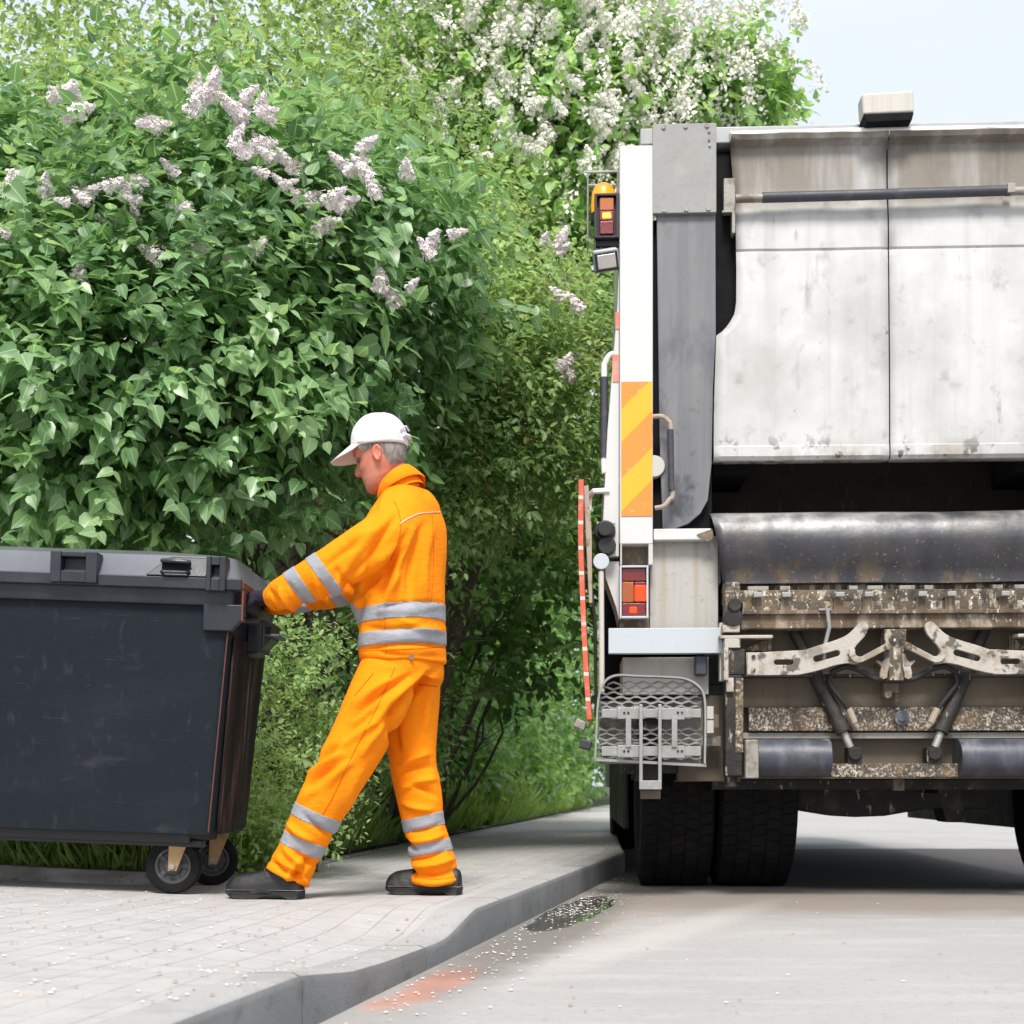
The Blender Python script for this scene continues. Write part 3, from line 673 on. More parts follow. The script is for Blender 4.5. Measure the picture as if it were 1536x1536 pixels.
for s in (1, -1):
    b = MB(); vs = []; fs = []; nk = 16
    for (y, z) in prof:
        xl = left_edge(z)
        for k in range(nk+1):
            t = k/nk; vs.append((s*(xl+(-.003-xl)*t), y+.006*noise.noise((t*4*s, z*2, 1)), z-(.02*(1-t)*(1-t) if z < tw(660) and False else 0)))
    for i in range(len(prof)-1):
        for k in range(nk): a = i*(nk+1)+k; fs.append((a, a+1, a+nk+2, a+nk+1))
    b.add(vs, fs); b.build('tailgate_panel', M['gate_paint'], TR, smooth=30, solid=.005)
b = MB(); b.box(-.8, .8, .075, .13, tw(680), tw(215)); b.build('tailgate_core', M['black_gap'], TR)
b = MB(); b.tube([(tu(1097), .005, tw(199)), (-.01, .003, tw(197.5)), (-tu(1097), .005, tw(199))], .021, 12); b.build('rolled_lip', M['lip_paint'], TR)
# camera housing on the top edge
b = MB(); b.prism([(tu(1288), tw(150)), (tu(1364), tw(147)), (tu(1366), tw(180)), (tu(1290), tw(182))], -.07, .03); b.build('camera_housing', M['cream_light'], TR, bevel=.012)
b = MB(); b.prism([(tu(1291), tw(181)), (tu(1365), tw(180)), (tu(1362), tw(192)), (tu(1296), tw(194))], -.07, .2); b.build('camera_housing_base', M['black_gap'], TR, bevel=.004)
# grab rail over the gate, with a rubber sleeve
b = MB(); b.tube([(tu(1103), -.035, tw(299)), (tu(1560), -.035, tw(295)), (-tu(1103), -.035, tw(297))], .019, 14); rail = b.build('gate_rail', M['galv_dirty'], TR)
b = MB(); b.tube([(tu(1143), -.035, tw(298)), (tu(1300), -.037, tw(297)), (tu(1508), -.035, tw(294))], .0235, 14); b.build('rubber_sleeve', M['grip'], rail)
b = MB(); b.box(tu(1503), tu(1514), -.06, -.01, tw(300), tw(286)); b.build('rail_clamp', M['galv_dirty'], rail, bevel=.002)
# hopper opening: dark interior walls
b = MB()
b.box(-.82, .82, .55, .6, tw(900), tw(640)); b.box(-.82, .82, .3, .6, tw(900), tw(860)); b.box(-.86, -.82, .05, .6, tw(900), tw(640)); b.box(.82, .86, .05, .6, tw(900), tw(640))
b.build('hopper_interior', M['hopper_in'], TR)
# curved steel loading lip
pl = [(.32, tw(768)), (.12, tw(765)), (.05, tw(766)), (.005, tw(770)), (-.03, tw(778)), (-.055, tw(790)), (-.067, tw(806)), (-.066, tw(824)), (-.05, tw(840)), (-.028, tw(853)), (-.015, tw(862)), (-.018, tw(874)), (.06, tw(876))]
b = MB(); vs = []; nk = 40; fs = []
for (y, z) in pl:
    xl = float(np.interp(z, [tw(875), tw(830), tw(765)], [tu(1085), tu(1078), tu(1066)]))
    for k in range(nk+1):
        x = xl+(-2*xl)*k/nk
        vs.append((x, y+.008*noise.noise((x*3, z*3, 5)), z+.004*noise.noise((x*2.2, 0, 9))))
for i in range(len(pl)-1):
    for k in range(nk): a = i*(nk+1)+k; fs.append((a, a+1, a+nk+2, a+nk+1))
b.add(vs, fs); b.build('loading_lip', M['lip_steel'], TR, smooth=50, solid=.008)
b = MB(); b.prism_x([(y, z) for y, z in pl], tu(1080), tu(1081.5)); b.prism_x([(y, z) for y, z in pl], -tu(1081.5), -tu(1080)); b.build('lip_end', M['mech_dark'], TR)
# side housings: pale bodywork low on each side
def low(s):
    def X(a, c): return sorted((s*tu(a), s*tu(c)))
    b = MB(); x0, x1 = X(976.5, 1080); b.box(x0, x1, .04, .9, tw(942), tw(800)); b.build('lower_panel', M['cream'], TR, bevel=.004)
    b = MB(); x0, x1 = X(981, 1068); b.box(x0, x1, -.02, .035, tw(809), tw(791.5)); b.build('panel_ledge', M['post_white'], TR, bevel=.006)
    g = MB(); pts = [(tu(1046), tw(801)), (tu(1069), tw(793)), (tu(1072), tw(806)), (tu(1062), tw(812)), (tu(1054), tw(807))]
    g.prism([(s*x, z) for x, z in pts], -.027, -.021); g.build('rust_patch', M['recess'], TR)
    b = MB(); x0, x1 = X(931, 976); b.box(x0, x1, .05, .5, tw(942), tw(815)); b.build('lamp_recess', M['recess'], TR)
    b = MB(); x0, x1 = X(973.5, 980); b.box(x0, x1, -.03, .05, tw(846), tw(815)); x0, x1 = X(931, 933.5); b.box(x0, x1, -.03, .05, tw(846), tw(815)); b.build('recess_flange', M['cream_light'], TR, bevel=.001)
    b = MB(); x0, x1 = X(935, 1066); b.box(x0, x1, .05, .5, tw(1040), tw(983)); b.build('lower_panel', M['cream_light'], TR, bevel=.004)
    b = MB(); x0, x1 = X(906, 1070); b.box(x0, x1, .42, .9, tw(1060), tw(838)); b.build('inner_bulkhead', M['black_gap'], TR)
    g = MB(); pts = [(tu(909), tw(838)), (tu(930), tw(838)), (tu(930), tw(930)), (tu(925), tw(908)), (tu(909), tw(862))]
    g.prism([(s*x, z) for x, z in pts], .02, .3); g.build('side_gusset', M['post_white'], TR, bevel=.003)
    b = MB(); x0, x1 = X(913, 1083); b.box(x0, x1, -.075, -.02, tw(981), tw(943)); b.build('marker_board', M['bar_white'], TR, bevel=.003)
    b = MB(); x0, x1 = X(1079, 1084); b.box(x0, x1, -.06, .0, tw(1022), tw(935)); b.build('edge_flange', M['cream_light'], TR, bevel=.002)
    b = MB(); x0, x1 = X(1043, 1061); b.box(x0, x1, -.04, .04, tw(1013), tw(983)); b.build('buffer', M['roller_blue'], TR, bevel=.01)
    # tail lamp
    e = empty('tail_light', parent=TR)
    b = MB()
    xa, xb = 930, 973
    for (a, c, y0, y1) in ((xa, xa+3, 848, 927), (xb-3, xb, 848, 927), (xa+3, xb-3, 848, 851), (xa+3, xb-3, 924, 927)):
        x0, x1 = X(a, c); b.box(x0, x1, -.05, .0, tw(y1), tw(y0))
    b.build('frame', M['bar_white'], e, bevel=.002)
    x0, x1 = X(933, 970); b = MB(); b.box(x0, x1, -.02, .02, tw(924), tw(851)); b.build('back', M['black_gap'], e)
    for (nm, mt, a, c, y0, y1) in (('red_lens', 'red_lens', 933.5, 969.5, 851.5, 871), ('orange_lens', 'orange_lens', 933.5, 951.5, 872, 903), ('brake_lens', 'red_glow', 952.5, 969.5, 877, 901), ('red_lens', 'red_lens', 933.5, 969.5, 904, 923.5), ('brake_lens', 'red_glow', 945, 956, 910, 919)):
        x0, x1 = X(a, c); b = MB(); pr = .004 if (nm == 'brake_lens' and y0 == 910) else 0; b.box(x0, x1, -.036-pr, -.021, tw(y1), tw(y0)); b.build(nm, M[mt], e, bevel=.004)
    x0, x1 = X(952.5, 969.5); b = MB(); b.box(x0, x1, -.0345, -.021, tw(903), tw(872)); b.build('red_lens', M['red_lens'], e, bevel=.003)
    # outer marker cluster: amber beacon in a wire guard, position lamp, work lamp
    e = empty('beacon', parent=TR)
    xc = s*tu(907); b = MB(); prof_ = [(.0, tw(249)), (.022, tw(250.5)), (.042, tw(255)), (.055, tw(264)), (.058, tw(280)), (.058, tw(297))]
    nb = 24; vs = []; fs = []
    for (r_, z) in prof_:
        for k in range(nb): vs.append((xc+max(r_, .001)*math.cos(k*6.2832/nb), .13+max(r_, .001)*math.sin(k*6.2832/nb), z))
    for i in range(len(prof_)-1):
        for k in range(nb): fs.append((i*nb+k, i*nb+(k+1) % nb, (i+1)*nb+(k+1) % nb, (i+1)*nb+k))
    b.add(vs, fs); b.build('lens', M['amber'], e)
    b = MB(); b.cyl((xc, .13, tw(312)), (xc, .13, tw(297)), .062, 24); b.build('base', M['black_plastic'], e, bevel=.003)
    b = MB(); g0 = tw(242); g1 = tw(346)
    for (dx, dy) in ((-.075, -.06), (.065, -.06), (-.075, .08), (.065, .08)): b.tube([(xc+dx*s, .12+dy, g1), (xc+dx*s, .12+dy, g0)], .0042, 6)
    b.tube([(xc-.075*s, .06, g0), (xc+.065*s, .06, g0), (xc+.065*s, .2, g0), (xc-.075*s, .2, g0), (xc-.075*s, .06, g0)], .005, 6)
    b.tube([(xc-.075*s, .06, g1), (xc+.065*s, .06, g1), (xc+.065*s, .2, g1), (xc-.075*s, .2, g1), (xc-.075*s, .06, g1)], .004, 6)
    b.tube([(xc-.09*s, .06, g0+.003), (xc+.065*s, .06, g0+.003)], .006, 6)
    b.build('guard', M['galv'], e)
    e = empty('position_lamp', parent=TR)
    b = MB()
    for (a, c, y0, y1) in ((892, 896, 286, 353), (925, 929.5, 286, 353), (896, 925, 286, 289.5), (896, 925, 350, 353)):
        x0, x1 = X(a, c); b.box(x0, x1, -.03, .05, tw(y1), tw(y0))
    x0, x1 = X(895, 926); b.box(x0, x1, .0, .04, tw(351), tw(288)); b.build('housing', M['black_plastic'], e, bevel=.001)
    for (nm, mt, y0, y1) in (('amber_lens', 'amber_dull', 291, 311), ('glowing_lens', 'amber_glow', 312, 325), ('red_lens', 'red_glow' if False else 'red_lens', 326, 347)):
        b = MB(); x0, x1 = X(900, 921.5)
        b.box(x0, x1, -.022, .0, tw(y1), tw(y0)) if nm != 'glowing_lens' else b.box(x0+.012, x1-.012, -.024, .0, tw(y1-2), tw(y0+2)); b.build(nm, M[mt], e, bevel=.006)
    b = MB(); x0, x1 = X(900, 921.5); b.box(x0, x1, -.020, .0, tw(325.5), tw(311.5)); b.build('red_lens', M['red_lens'], e, bevel=.003)
    b = MB(); b.box(*X(892, 894.5), -.02, .04, tw(392), tw(353)); b.box(*X(894, 929), .0, .03, tw(362), tw(354)); b.build('bracket', M['black_plastic'], e)
    e = empty('work_lamp', parent=TR)
    T = Matrix.Translation((s*tu(910), -.02, tw(386))) @ Matrix.Rotation(R(-8*s), 4, 'Y') @ Matrix.Rotation(R(22), 4, 'X')
    b = MB(); b.box(-.058, .058, -.02, .075, -.05, .05, T); b.build('housing', M['lamp_grey'], e, bevel=.012)
    b = MB(); b.box(-.053, .053, -.026, -.018, -.046, .036, T); b.build('bezel', M['black_plastic'], e, bevel=.006)
    b = MB(); b.box(-.043, .043, -.030, -.020, -.036, .027, T); b.build('glass', M['lamp_glass'], e, bevel=.006)
    b = MB(); b.tube([(s*tu(897), .02, tw(372)), (s*tu(903), .02, tw(361)), (s*tu(914), .02, tw(360)), (s*tu(924), .02, tw(366))], .006, 8); b.build('yoke', M['galv'], e)
    # outer grab handle and inner grab handle
    pts = catmull([(s*tu(930), .02, tw(523)), (s*tu(917), .02, tw(525)), (s*tu(909), .02, tw(537)), (s*tu(907), .02, tw(555)), (s*tu(907), .02, tw(690)), (s*tu(911), .02, tw(703)), (s*tu(921), .02, tw(712)), (s*tu(931), .02, tw(716))], 5)
    b = MB(); b.tube(pts, .0145, 10); h = b.build('outer_handle', M['handle_white'], TR)
    b = MB(); b.tube([(s*tu(907), .02, tw(559)), (s*tu(907), .02, tw(681))], .0185, 12); b.build('grip', M['grip'], h)
    pts = catmull([(s*tu(980), -.06, tw(626)), (s*tu(993), -.07, tw(627)), (s*tu(1002), -.07, tw(634)), (s*tu(1006), -.07, tw(648)), (s*tu(1009), -.07, tw(738)), (s*tu(1004), -.07, tw(751)), (s*tu(995), -.07, tw(761)), (s*tu(983), -.06, tw(763))], 5)
    b = MB(); b.tube(pts, .011, 10); h = b.build('inner_handle', M['handle_tan'], TR)
    b = MB(); b.tube([(s*tu(1005), -.07, tw(647)), (s*tu(1007.5), -.07, tw(738))], .0155, 12); b.build('grip', M['grip'], h)
    b = MB(); b.cyl((s*tu(982), -.02, tw(697)), (s*tu(982), .05, tw(697)), .05, 20); b.build('lock_disc', M['cream_light'], TR, bevel=.003)
    # red-and-white folding board beside the step, its rod, knobs and rod with a round cap
    e = empty('warning_board', parent=TR)
    z0, z1 = tw(1080), tw(724)
    b = MB(); k_ = 14; vs = []; fs = []
    for i in range(k_+1):
        t = i/k_; z = z0+(z1-z0)*t; bow = .012*math.sin(math.pi*t)
        xo = s*(tu(881)-(tu(881)-tu(868.5))*min(1, t*1.35)**.8 - bow*.3)
        for (dx, y) in ((0, -.13), (.022*s, -.13), (.03*s, .22), (.012*s, .22)): vs.append((xo+dx, y, z))
    for i in range(k_):
        for k in range(4): a = i*4+k; a2 = i*4+(k+1) % 4; fs.append((a, a2, a2+4, a+4))
    fs += [(0, 1, 2, 3), tuple(k_*4+k for k in (3, 2, 1, 0))]
    b.add(vs, fs); b.build('board', M['redboard'], e, smooth=30)
    b = MB(); b.prism([(s*x, z) for x, z in ((tu(876), tw(730)), (tu(883), tw(728)), (tu(888), tw(800)), (tu(889), tw(905)), (tu(884), tw(905)), (tu(879), tw(800)))], -.07, -.05); b.build('board_edge', M['handle_tan'], e, bevel=.002)
    b = MB(); b.tube([(s*tu(884), -.06, tw(800)), (s*tu(886), -.06, tw(870)), (s*tu(893), -.05, tw(930)), (s*tu(895), -.04, tw(1075))], .008, 8); b.build('seal', M['rubber'], e)
    for (px, py, q) in ((871, 1087, 25), (879, 1117, 15)):
        T = Matrix.Translation((s*tu(px), -.05, tw(py))) @ Matrix.Rotation(R(q*s), 4, 'Y')
        b = MB(); b.box(-.028, .028, -.03, .05, -.022, .022, T); b.build('foot', M['galv_dirty' if py < 1100 else 'grip'], e, bevel=.008)
    b = MB(); b.tube([(s*tu(886), .03, tw(737)), (s*tu(891), .0, tw(733)), (s*tu(915), .0, tw(732))], .0135, 8); b.tube([(s*tu(887.5), .03, tw(738)), (s*tu(886), .03, tw(760))], .006, 8); b.build('support_rod', M['handle_white'], e)
    b = MB(); b.cyl((s*tu(908), -.09, tw(794)), (s*tu(908), -.02, tw(794)), .036, 20); b.cyl((s*tu(908), -.02, tw(794)), (s*tu(908), .05, tw(794)), .05, 20); b.build('hose_coupling', M['black_plastic'], TR, bevel=.006)
    b = MB(); b.cyl((s*tu(911), -.06, tw(818)), (s*tu(911), .05, tw(818)), .042, 16); b.build('hose_coupling', M['black_plastic'], TR, bevel=.006)
    b = MB(); b.box(*X(896, 926), .0, .06, tw(800), tw(779)); b.build('coupling_plate', M['handle_white'], TR, bevel=.006)
    e = empty('level_rod', parent=TR)
    b = MB(); b.cyl((s*tu(902), -.10, tw(844)), (s*tu(902), -.075, tw(844)), .0365, 28); b.build('reflector_disc', M['bar_white'], e, bevel=.003)
    b = MB(); b.tube([(s*tu(902), -.08, tw(858)), (s*tu(903), -.08, tw(1040))], .013, 10); b.build('rod', M['cream_light'], e)
both(low)

# folding rear step (expanded-metal tray, folded up) on each side
def step(s):
    e = empty('rear_step', parent=TR)
    y = -.16
    def Q(px, py, yy=y): return (s*tu(px), yy, tw(py))
    fr_ = catmull([Q(891, 1140), Q(893, 1100), Q(895, 1060), Q(899, 1038), Q(908, 1022), Q(924, 1015), Q(950, 1016), Q(1000, 1018), Q(1026, 1021), Q(1044, 1031), Q(1053, 1046), Q(1055, 1080), Q(1054, 1148)], 4)
    b = MB()
    vs = []; fs = []
    for q in fr_:
        for (dy, sh) in ((-.045, 1.0), (.03, 1.0), (.03, .965), (-.045, .965)):
            cx = s*tu(973); vs.append((cx+(q[0]-cx)*sh, q[1]+dy, tw(1085)+(q[2]-tw(1085))*sh))
    m_ = len(fr_)
    for i in range(m_-1):
        for k in range(4): a = i*4+k; a2 = i*4+(k+1) % 4; fs.append((a, a2, a2+4, a+4))
    fs += [(0, 1, 2, 3), tuple((m_-1)*4+k for k in (3, 2, 1, 0))]
    b.add(vs, fs); b.hexa([(*Q(891, 1142)[:1], -.2, tw(1142)), (s*tu(1055), -.2, tw(1151)), (s*tu(891), -.13, tw(1142)), (s*tu(1055), -.13, tw(1151)), (s*tu(891), -.2, tw(1138)), (s*tu(1055), -.2, tw(1147)), (s*tu(891), -.13, tw(1138)), (s*tu(1055), -.13, tw(1147))])
    b.build('frame', M['galv'], e, bevel=.0, smooth=40)
    # expanded metal: rows of wavy strips
    b = MB()
    rows = [1028, 1035, 1042, 1049, 1056, 1063, 1070, 1077, 1096, 1103, 1110, 1117, 1124, 1131, 1138]
    for j, py in enumerate(rows):
        pts = []
        n_ = 26
        x0 = 898+max(0, (1042-py))*.9; x1 = 1049-max(0, (1042-py))*.9
        for i in range(n_+1):
            px = x0+(x1-x0)*i/n_
            ph = math.cos((px-898)/ (22/ (2*math.pi)))*(1 if j % 2 else -1)
            pts.append(Q(px, py+ph*2.0, y+.012+ph*.004))
        vs = []; fs = []
        for q in pts:
            vs += [(q[0], q[1]-.006, q[2]-.0035), (q[0], q[1]-.006, q[2]+.0045), (q[0], q[1]+.012, q[2]+.0085), (q[0], q[1]+.012, q[2]+.0005)]
        for i in range(len(pts)-1):
            for k in range(4): a = i*4+k; a2 = i*4+(k+1) % 4; fs.append((a, a2, a2+4, a+4))
        b.add(vs, fs)
    b.build('grating', M['galv'], e, smooth=0)
    b = MB(); b.box(*sorted((s*tu(900), s*tu(1050))), -.09, -.07, tw(1146), tw(1052)); b.build('backing_plate', M['galv_dirty'], e)
    b = MB()
    for (y0, y1, dd) in ((1066, 1079, 0), (1121, 1135, 0)):
        b.box(*sorted((s*tu(902), s*tu(1047))), y-.05, y-.03, tw(y1), tw(y0)); b.box(*sorted((s*tu(925), s*tu(959))), y-.058, y-.0505, tw(y1+2), tw(y0-2)); b.box(*sorted((s*tu(989), s*tu(1023))), y-.058, y-.0505, tw(y1+3), tw(y0-1))
    b.build('mounting_bar', M['galv'], e, bevel=.002)
    for pa, pb_ in ((937, 945), (1004, 1012)):
        b = MB(); b.box(*sorted((s*tu(pa), s*tu(pb_))), y-.067, y-.0585, tw(1122), tw(1078)); b.build('link_bar', M['galv'], e, bevel=.001)
    for px in (935, 941, 1013, 1019):
        for py in (1072, 1128): b = MB(); b.cyl((s*tu(px), y-.062, tw(py)), (s*tu(px), y-.05, tw(py)), .0055, 8); b.build('bolt', M['mech_dark'], e)
    b = MB()
    for px in (959, 986.5): b.box(*sorted((s*tu(px-2.5), s*tu(px+2.5))), y-.083, y-.068, tw(1184), tw(1060))
    b.box(*sorted((s*tu(956.5), s*tu(989))), y-.084, y-.066, tw(1184), tw(1171)); b.build('leg_frame', M['galv'], e, bevel=.002)
    b = MB(); b.box(*sorted((s*tu(959), s*tu(988))), y-.05, y+.0, tw(1198), tw(1185)); b.build('foot_stop', M['khaki'], e, bevel=.003)
    b = MB(); b.box(*sorted((s*tu(956), s*tu(990))), -.13, .2, tw(1171), tw(1080)); b.build('carrier', M['mech_dark'], e, bevel=.003)
both(step)
# lower side walls behind the steps
def lowback(s):
    def X(a, c): return sorted((s*tu(a), s*tu(c)))
    b = MB(); b.box(*X(1020, 1115), .07, .5, tw(1172), tw(1041)); b.build('lower_skirt', M['khaki'], TR, bevel=.004)
    b = MB(); b.box(*X(935, 1020), .12, .5, tw(1160), tw(1041)); b.build('lower_skirt', M['mech_dark'], TR, bevel=.004)
    b = MB(); b.box(*X(1050, 1082), -.02, .02, tw(1119), tw(1104)); b.build('skirt_bracket', M['galv_dirty'], TR, bevel=.002)
    b = MB(); b.box(*X(1060, 1070), -.06, -.03, tw(1079), tw(1060)); b.box(*X(1060, 1070), -.06, -.03, tw(1100), tw(1081)); b.build('hinge_block', M['cream_light'], TR, bevel=.002)
    b = MB(); b.box(*X(1070, 1078), -.05, -.02, tw(1092), tw(1072)); b.build('small_plate', M['recess'], TR, bevel=.002)
    # upright with flaking paint at the side of the lift
    b = MB(); b.box(*X(1084, 1110), -.15, -.05, tw(1165), tw(1015)); b.build('lift_upright', M['mech_dark'], TR, bevel=.008)
    b = MB(); b.box(*X(1099, 1110.5), -.153, -.11, tw(1130), tw(1020)); b.build('flaked_edge', M['flecked'], TR, bevel=.003)
    b = MB(); b.box(*X(1084, 1107), -.13, -.04, tw(950), tw(877)); b.build('upright_head', M['flecked'], TR, bevel=.012)
    b = MB(); b.cyl((s*tu(1098), -.16, tw(912)), (s*tu(1098), -.1, tw(912)), .03, 16); b.cyl((s*tu(1096), -.15, tw(930)), (s*tu(1096), -.08, tw(930)), .042, 16); b.build('pivot', M['mech_dark'], TR, bevel=.004)
    b = MB(); b.box(*X(1080, 1106), -.14, -.04, tw(952), tw(941)); b.box(*X(1076, 1155), -.13, -.06, tw(961), tw(956)); b.box(*X(1083, 1106), -.16, -.05, tw(976), tw(962)); b.box(*X(1081, 1088), -.18, -.06, tw(1024), tw(976))
    b.box(*X(1085, 1096), -.17, -.1, tw(1041), tw(1020)); b.build('latch_block', M['mech_pale'], TR, bevel=.004)
    b = MB(); b.box(*X(1086, 1113), -.15, -.05, tw(1015), tw(977)); b.build('arm_root', M['mech_dark'], TR, bevel=.004)
    b = MB(); b.cyl((s*tu(1094), -.1, tw(1180)), (s*tu(1094), -.1, tw(1150)), .03, 12); b.build('upright_foot', M['mech_dark'], TR)
both(lowback)

# ---- comb bar and bin lift
b = MB(); b.box(tu(1086), -tu(1086), .02, .4, tw(905), tw(870)); b.build('lip_support', M['mech'], TR, bevel=.003)
b = MB(); b.box(tu(1108), -tu(1108), -.06, .02, tw(906), tw(887)); b.build('comb_backing', M['mech'], TR, bevel=.003)
b = MB(); b.box(tu(1108), -tu(1108), -.10, .0, tw(946), tw(924)); b.build('comb_bar', M['comb'], TR, bevel=.006)
# comb rail whose top edge steps up between slots
top = [(1110, 926)]
tabs = [1132, 1174, 1252, 1294]
x = 1110
pts = [(tu(1110), tw(925)), (tu(1110), tw(919))]
for t_ in tabs: pts += [(tu(t_-8), tw(919)), (tu(t_-6), tw(899)), (tu(t_+6), tw(899)), (tu(t_+8), tw(919))]
pts2 = pts[1:]+[(-a, c) for a, c in pts[1:]][::-1]
poly = pts2+[(-tu(1110), tw(925)), (tu(1110), tw(925))]
b = MB(); b.prism(poly, -.12, -.095); b.build('comb_rail', M['comb'], TR, bevel=.003)
for t_ in tabs:
    for s in (1, -1):
        b = MB(); b.box(*sorted((s*tu(t_-6.5), s*tu(t_+6.5))), -.15, -.06, tw(901), tw(894)); b.build('comb_tooth', M['galv'], TR, bevel=.003)
for (a, c) in ((1121, 1152), (1169, 1184), (1271, 1284), (1298, 1321)):
    for s in (1, -1):
        b = MB(); b.box(*sorted((s*tu(a), s*tu(c))), -.05, .0, tw(886.5), tw(880.5)); b.build('lip_catch', M['galv_dirty'], TR, bevel=.002)
b = MB(); b.box(tu(1112), -tu(1112), -.093, -.055, tw(924), tw(905.5)); b.build('comb_slot_back', M['mech'], TR)
# back wall of the lift bay
b = MB(); b.box(tu(1106), -tu(1106), .04, .5, tw(1168), tw(940)); b.build('bay_wall', M['khaki'], TR, bevel=.002)
b = MB(); b.box(tu(1110), -tu(1110), .0, .06, tw(1061), tw(1016)); b.build('bay_plate', M['khaki'], TR, bevel=.003)
b = MB(); b.box(tu(1110), -tu(1110), -.06, .02, tw(1017), tw(1012)); b.build('bay_ledge', M['mech_dark'], TR, bevel=.002)
b = MB(); b.box(tu(1123), -tu(1123), -.04, .03, tw(1097), tw(1061.5)); b.build('cross_beam', M['flecked'], TR, bevel=.004)
b = MB(); b.cyl((tu(1348), -.06, tw(1078)), (tu(1348), -.038, tw(1078)), .034, 16); b.cyl((tu(1348), -.07, tw(1078)), (tu(1348), -.055, tw(1078)), .018, 10); b.build('beam_plug', M['roller_blue'], TR, bevel=.003)
b = MB(); b.box(tu(1112), -tu(1112), -.02, .03, tw(1108), tw(1099)); b.build('lower_rail', M['galv_dirty'], TR, bevel=.002)
# bumpers
def bump_(s):
    b = MB(); b.tube([(s*tu(1131), -.09, tw(1138)), (s*tu(1240), -.09, tw(1138))], .088, 28); b.build('buffer_roller', M['roller_blue'], TR, bevel=.006)
    b = MB(); b.box(*sorted((s*tu(1112), s*tu(1131.5))), -.19, .0, tw(1168), tw(1111)); b.build('buffer_flange', M['galv_dirty'], TR, bevel=.006)
    # gusset triangle
    b = MB(); b.prism([(s*tu(1110), tw(976)), (s*tu(1150), tw(961)), (s*tu(1152), tw(976))], -.03, -.02); b.box(*sorted((s*tu(1151), s*tu(1156))), -.05, .0, tw(980), tw(954)); b.build('gusset', M['mech'], TR)
    # hydraulic ram
    e = empty('hydraulic_ram', parent=TR)
    a0 = Vector((s*tu(1191), .0, tw(944))); a1 = Vector((s*tu(1262), -.07, tw(1100))); a2 = Vector((s*tu(1271), -.078, tw(1122)))
    dv_ = (a1-a0)
    b = MB(); b.tube([a0+dv_*.0, a0+dv_*.3], .026, 14); b.build('upper_tube', M['mech_dark'], e)
    b = MB(); b.tube([a0+dv_*.28, a1], .034, 16); b.build('barrel', M['mech_dark'], e, bevel=.004)
    b = MB(); b.tube([a1, a2], .018, 12); b.build('rod', M['galv'], e)
    b = MB(); b.box(*sorted((s*tu(1265), s*tu(1286))), -.12, -.03, tw(1150), tw(1122)); b.cyl((s*tu(1275), -.135, tw(1131)), (s*tu(1275), -.02, tw(1131)), .03, 16); b.build('lug', M['mech_dark'], e, bevel=.004)
    # hose loop
    pts = catmull([(s*tu(1240), -.10, tw(1012)), (s*tu(1262), -.12, tw(1003)), (s*tu(1285), -.12, tw(1010)), (s*tu(1305), -.12, tw(1021)), (s*tu(1330), -.11, tw(1024))], 6)
    b = MB(); b.tube(pts, .013, 10)
    pts = catmull([(s*tu(1246), -.09, tw(1006)), (s*tu(1240), -.09, tw(1025)), (s*tu(1250), -.09, tw(1042)), (s*tu(1264), -.09, tw(1060)), (s*tu(1270), -.08, tw(1073))], 6)
    b.tube(pts, .011, 10); b.build('hose', M['rubber'], TR)
    b = MB(); b.tube([(s*tu(1268), -.085, tw(1064)), (s*tu(1277), -.08, tw(1085))], .016, 10); b.tube([(s*tu(1275), -.08, tw(1084)), (s*tu(1282), -.07, tw(1092))], .013, 8); b.build('hose_fitting', M['handle_tan'], TR)
    # hook arm
    def C(x, y): return (s*(tu(1060+.31*x)), tw(740+.31*y))
    up = catmull([(450, 775, 0), (510, 755, 0), (570, 737, 0), (625, 717, 0), (660, 697, 0), (690, 668, 0), (708, 650, 0), (724, 643, 0), (740, 650, 0), (746, 668, 0), (735, 700, 0), (712, 728, 0), (690, 752, 0), (678, 778, 0), (684, 800, 0), (704, 812, 0)], 3)
    low_ = catmull([(704, 838, 0), (680, 838, 0), (650, 834, 0), (600, 842, 0), (540, 860, 0), (480, 876, 0), (420, 888, 0)], 3)
    out = [C(q[0], q[1]) for q in [(235, 785)]+up+low_+[(180, 890), (180, 785)]]
    def slot(x0, y0, x1, y1, r):
        a = math.atan2(y1-y0, x1-x0); o_ = []
        for i in range(7): t = a+math.pi/2+math.pi*i/6; o_.append(C(x0+r*math.cos(t), y0+r*math.sin(t)))
        for i in range(7): t = a-math.pi/2+math.pi*i/6; o_.append(C(x1+r*math.cos(t), y1+r*math.sin(t)))
        return o_
    h = plate('hook_arm', [out, slot(505, 815, 602, 788, 17), slot(318, 830, 385, 830, 15)], -.16, -.135, M['mech_pale'], TR)
    b = MB(); b.prism([C(x, y) for x, y in ((180, 784), (235, 784), (235, 891), (180, 891))], -.172, -.158)
    b.build('clamp_plate', M['mech_pale'], TR, bevel=.002)
    b = MB(); b.cyl((*C(208, 805)[:1], -.18, C(208, 805)[1]), (*C(208, 805)[:1], -.17, C(208, 805)[1]), .009, 8); b.build('clamp_bolt', M['mech_dark'], TR); b = MB(); b.cyl((*C(208, 868)[:1], -.18, C(208, 868)[1]), (*C(208, 868)[:1], -.17, C(208, 868)[1]), .009, 8); b.build('clamp_bolt', M['mech_dark'], TR)
    # curved guide link from the hook back to the centre
    lk = catmull([C(657, 770)+(0,), C(655, 800)+(0,), C(672, 826)+(0,), C(700, 836)+(0,), C(740, 822)+(0,), C(850, 764)+(0,)], 4)
    lk2 = catmull([C(683, 772)+(0,), C(683, 792)+(0,), C(694, 804)+(0,), C(712, 806)+(0,), C(735, 794)+(0,), C(840, 738)+(0,)], 4)
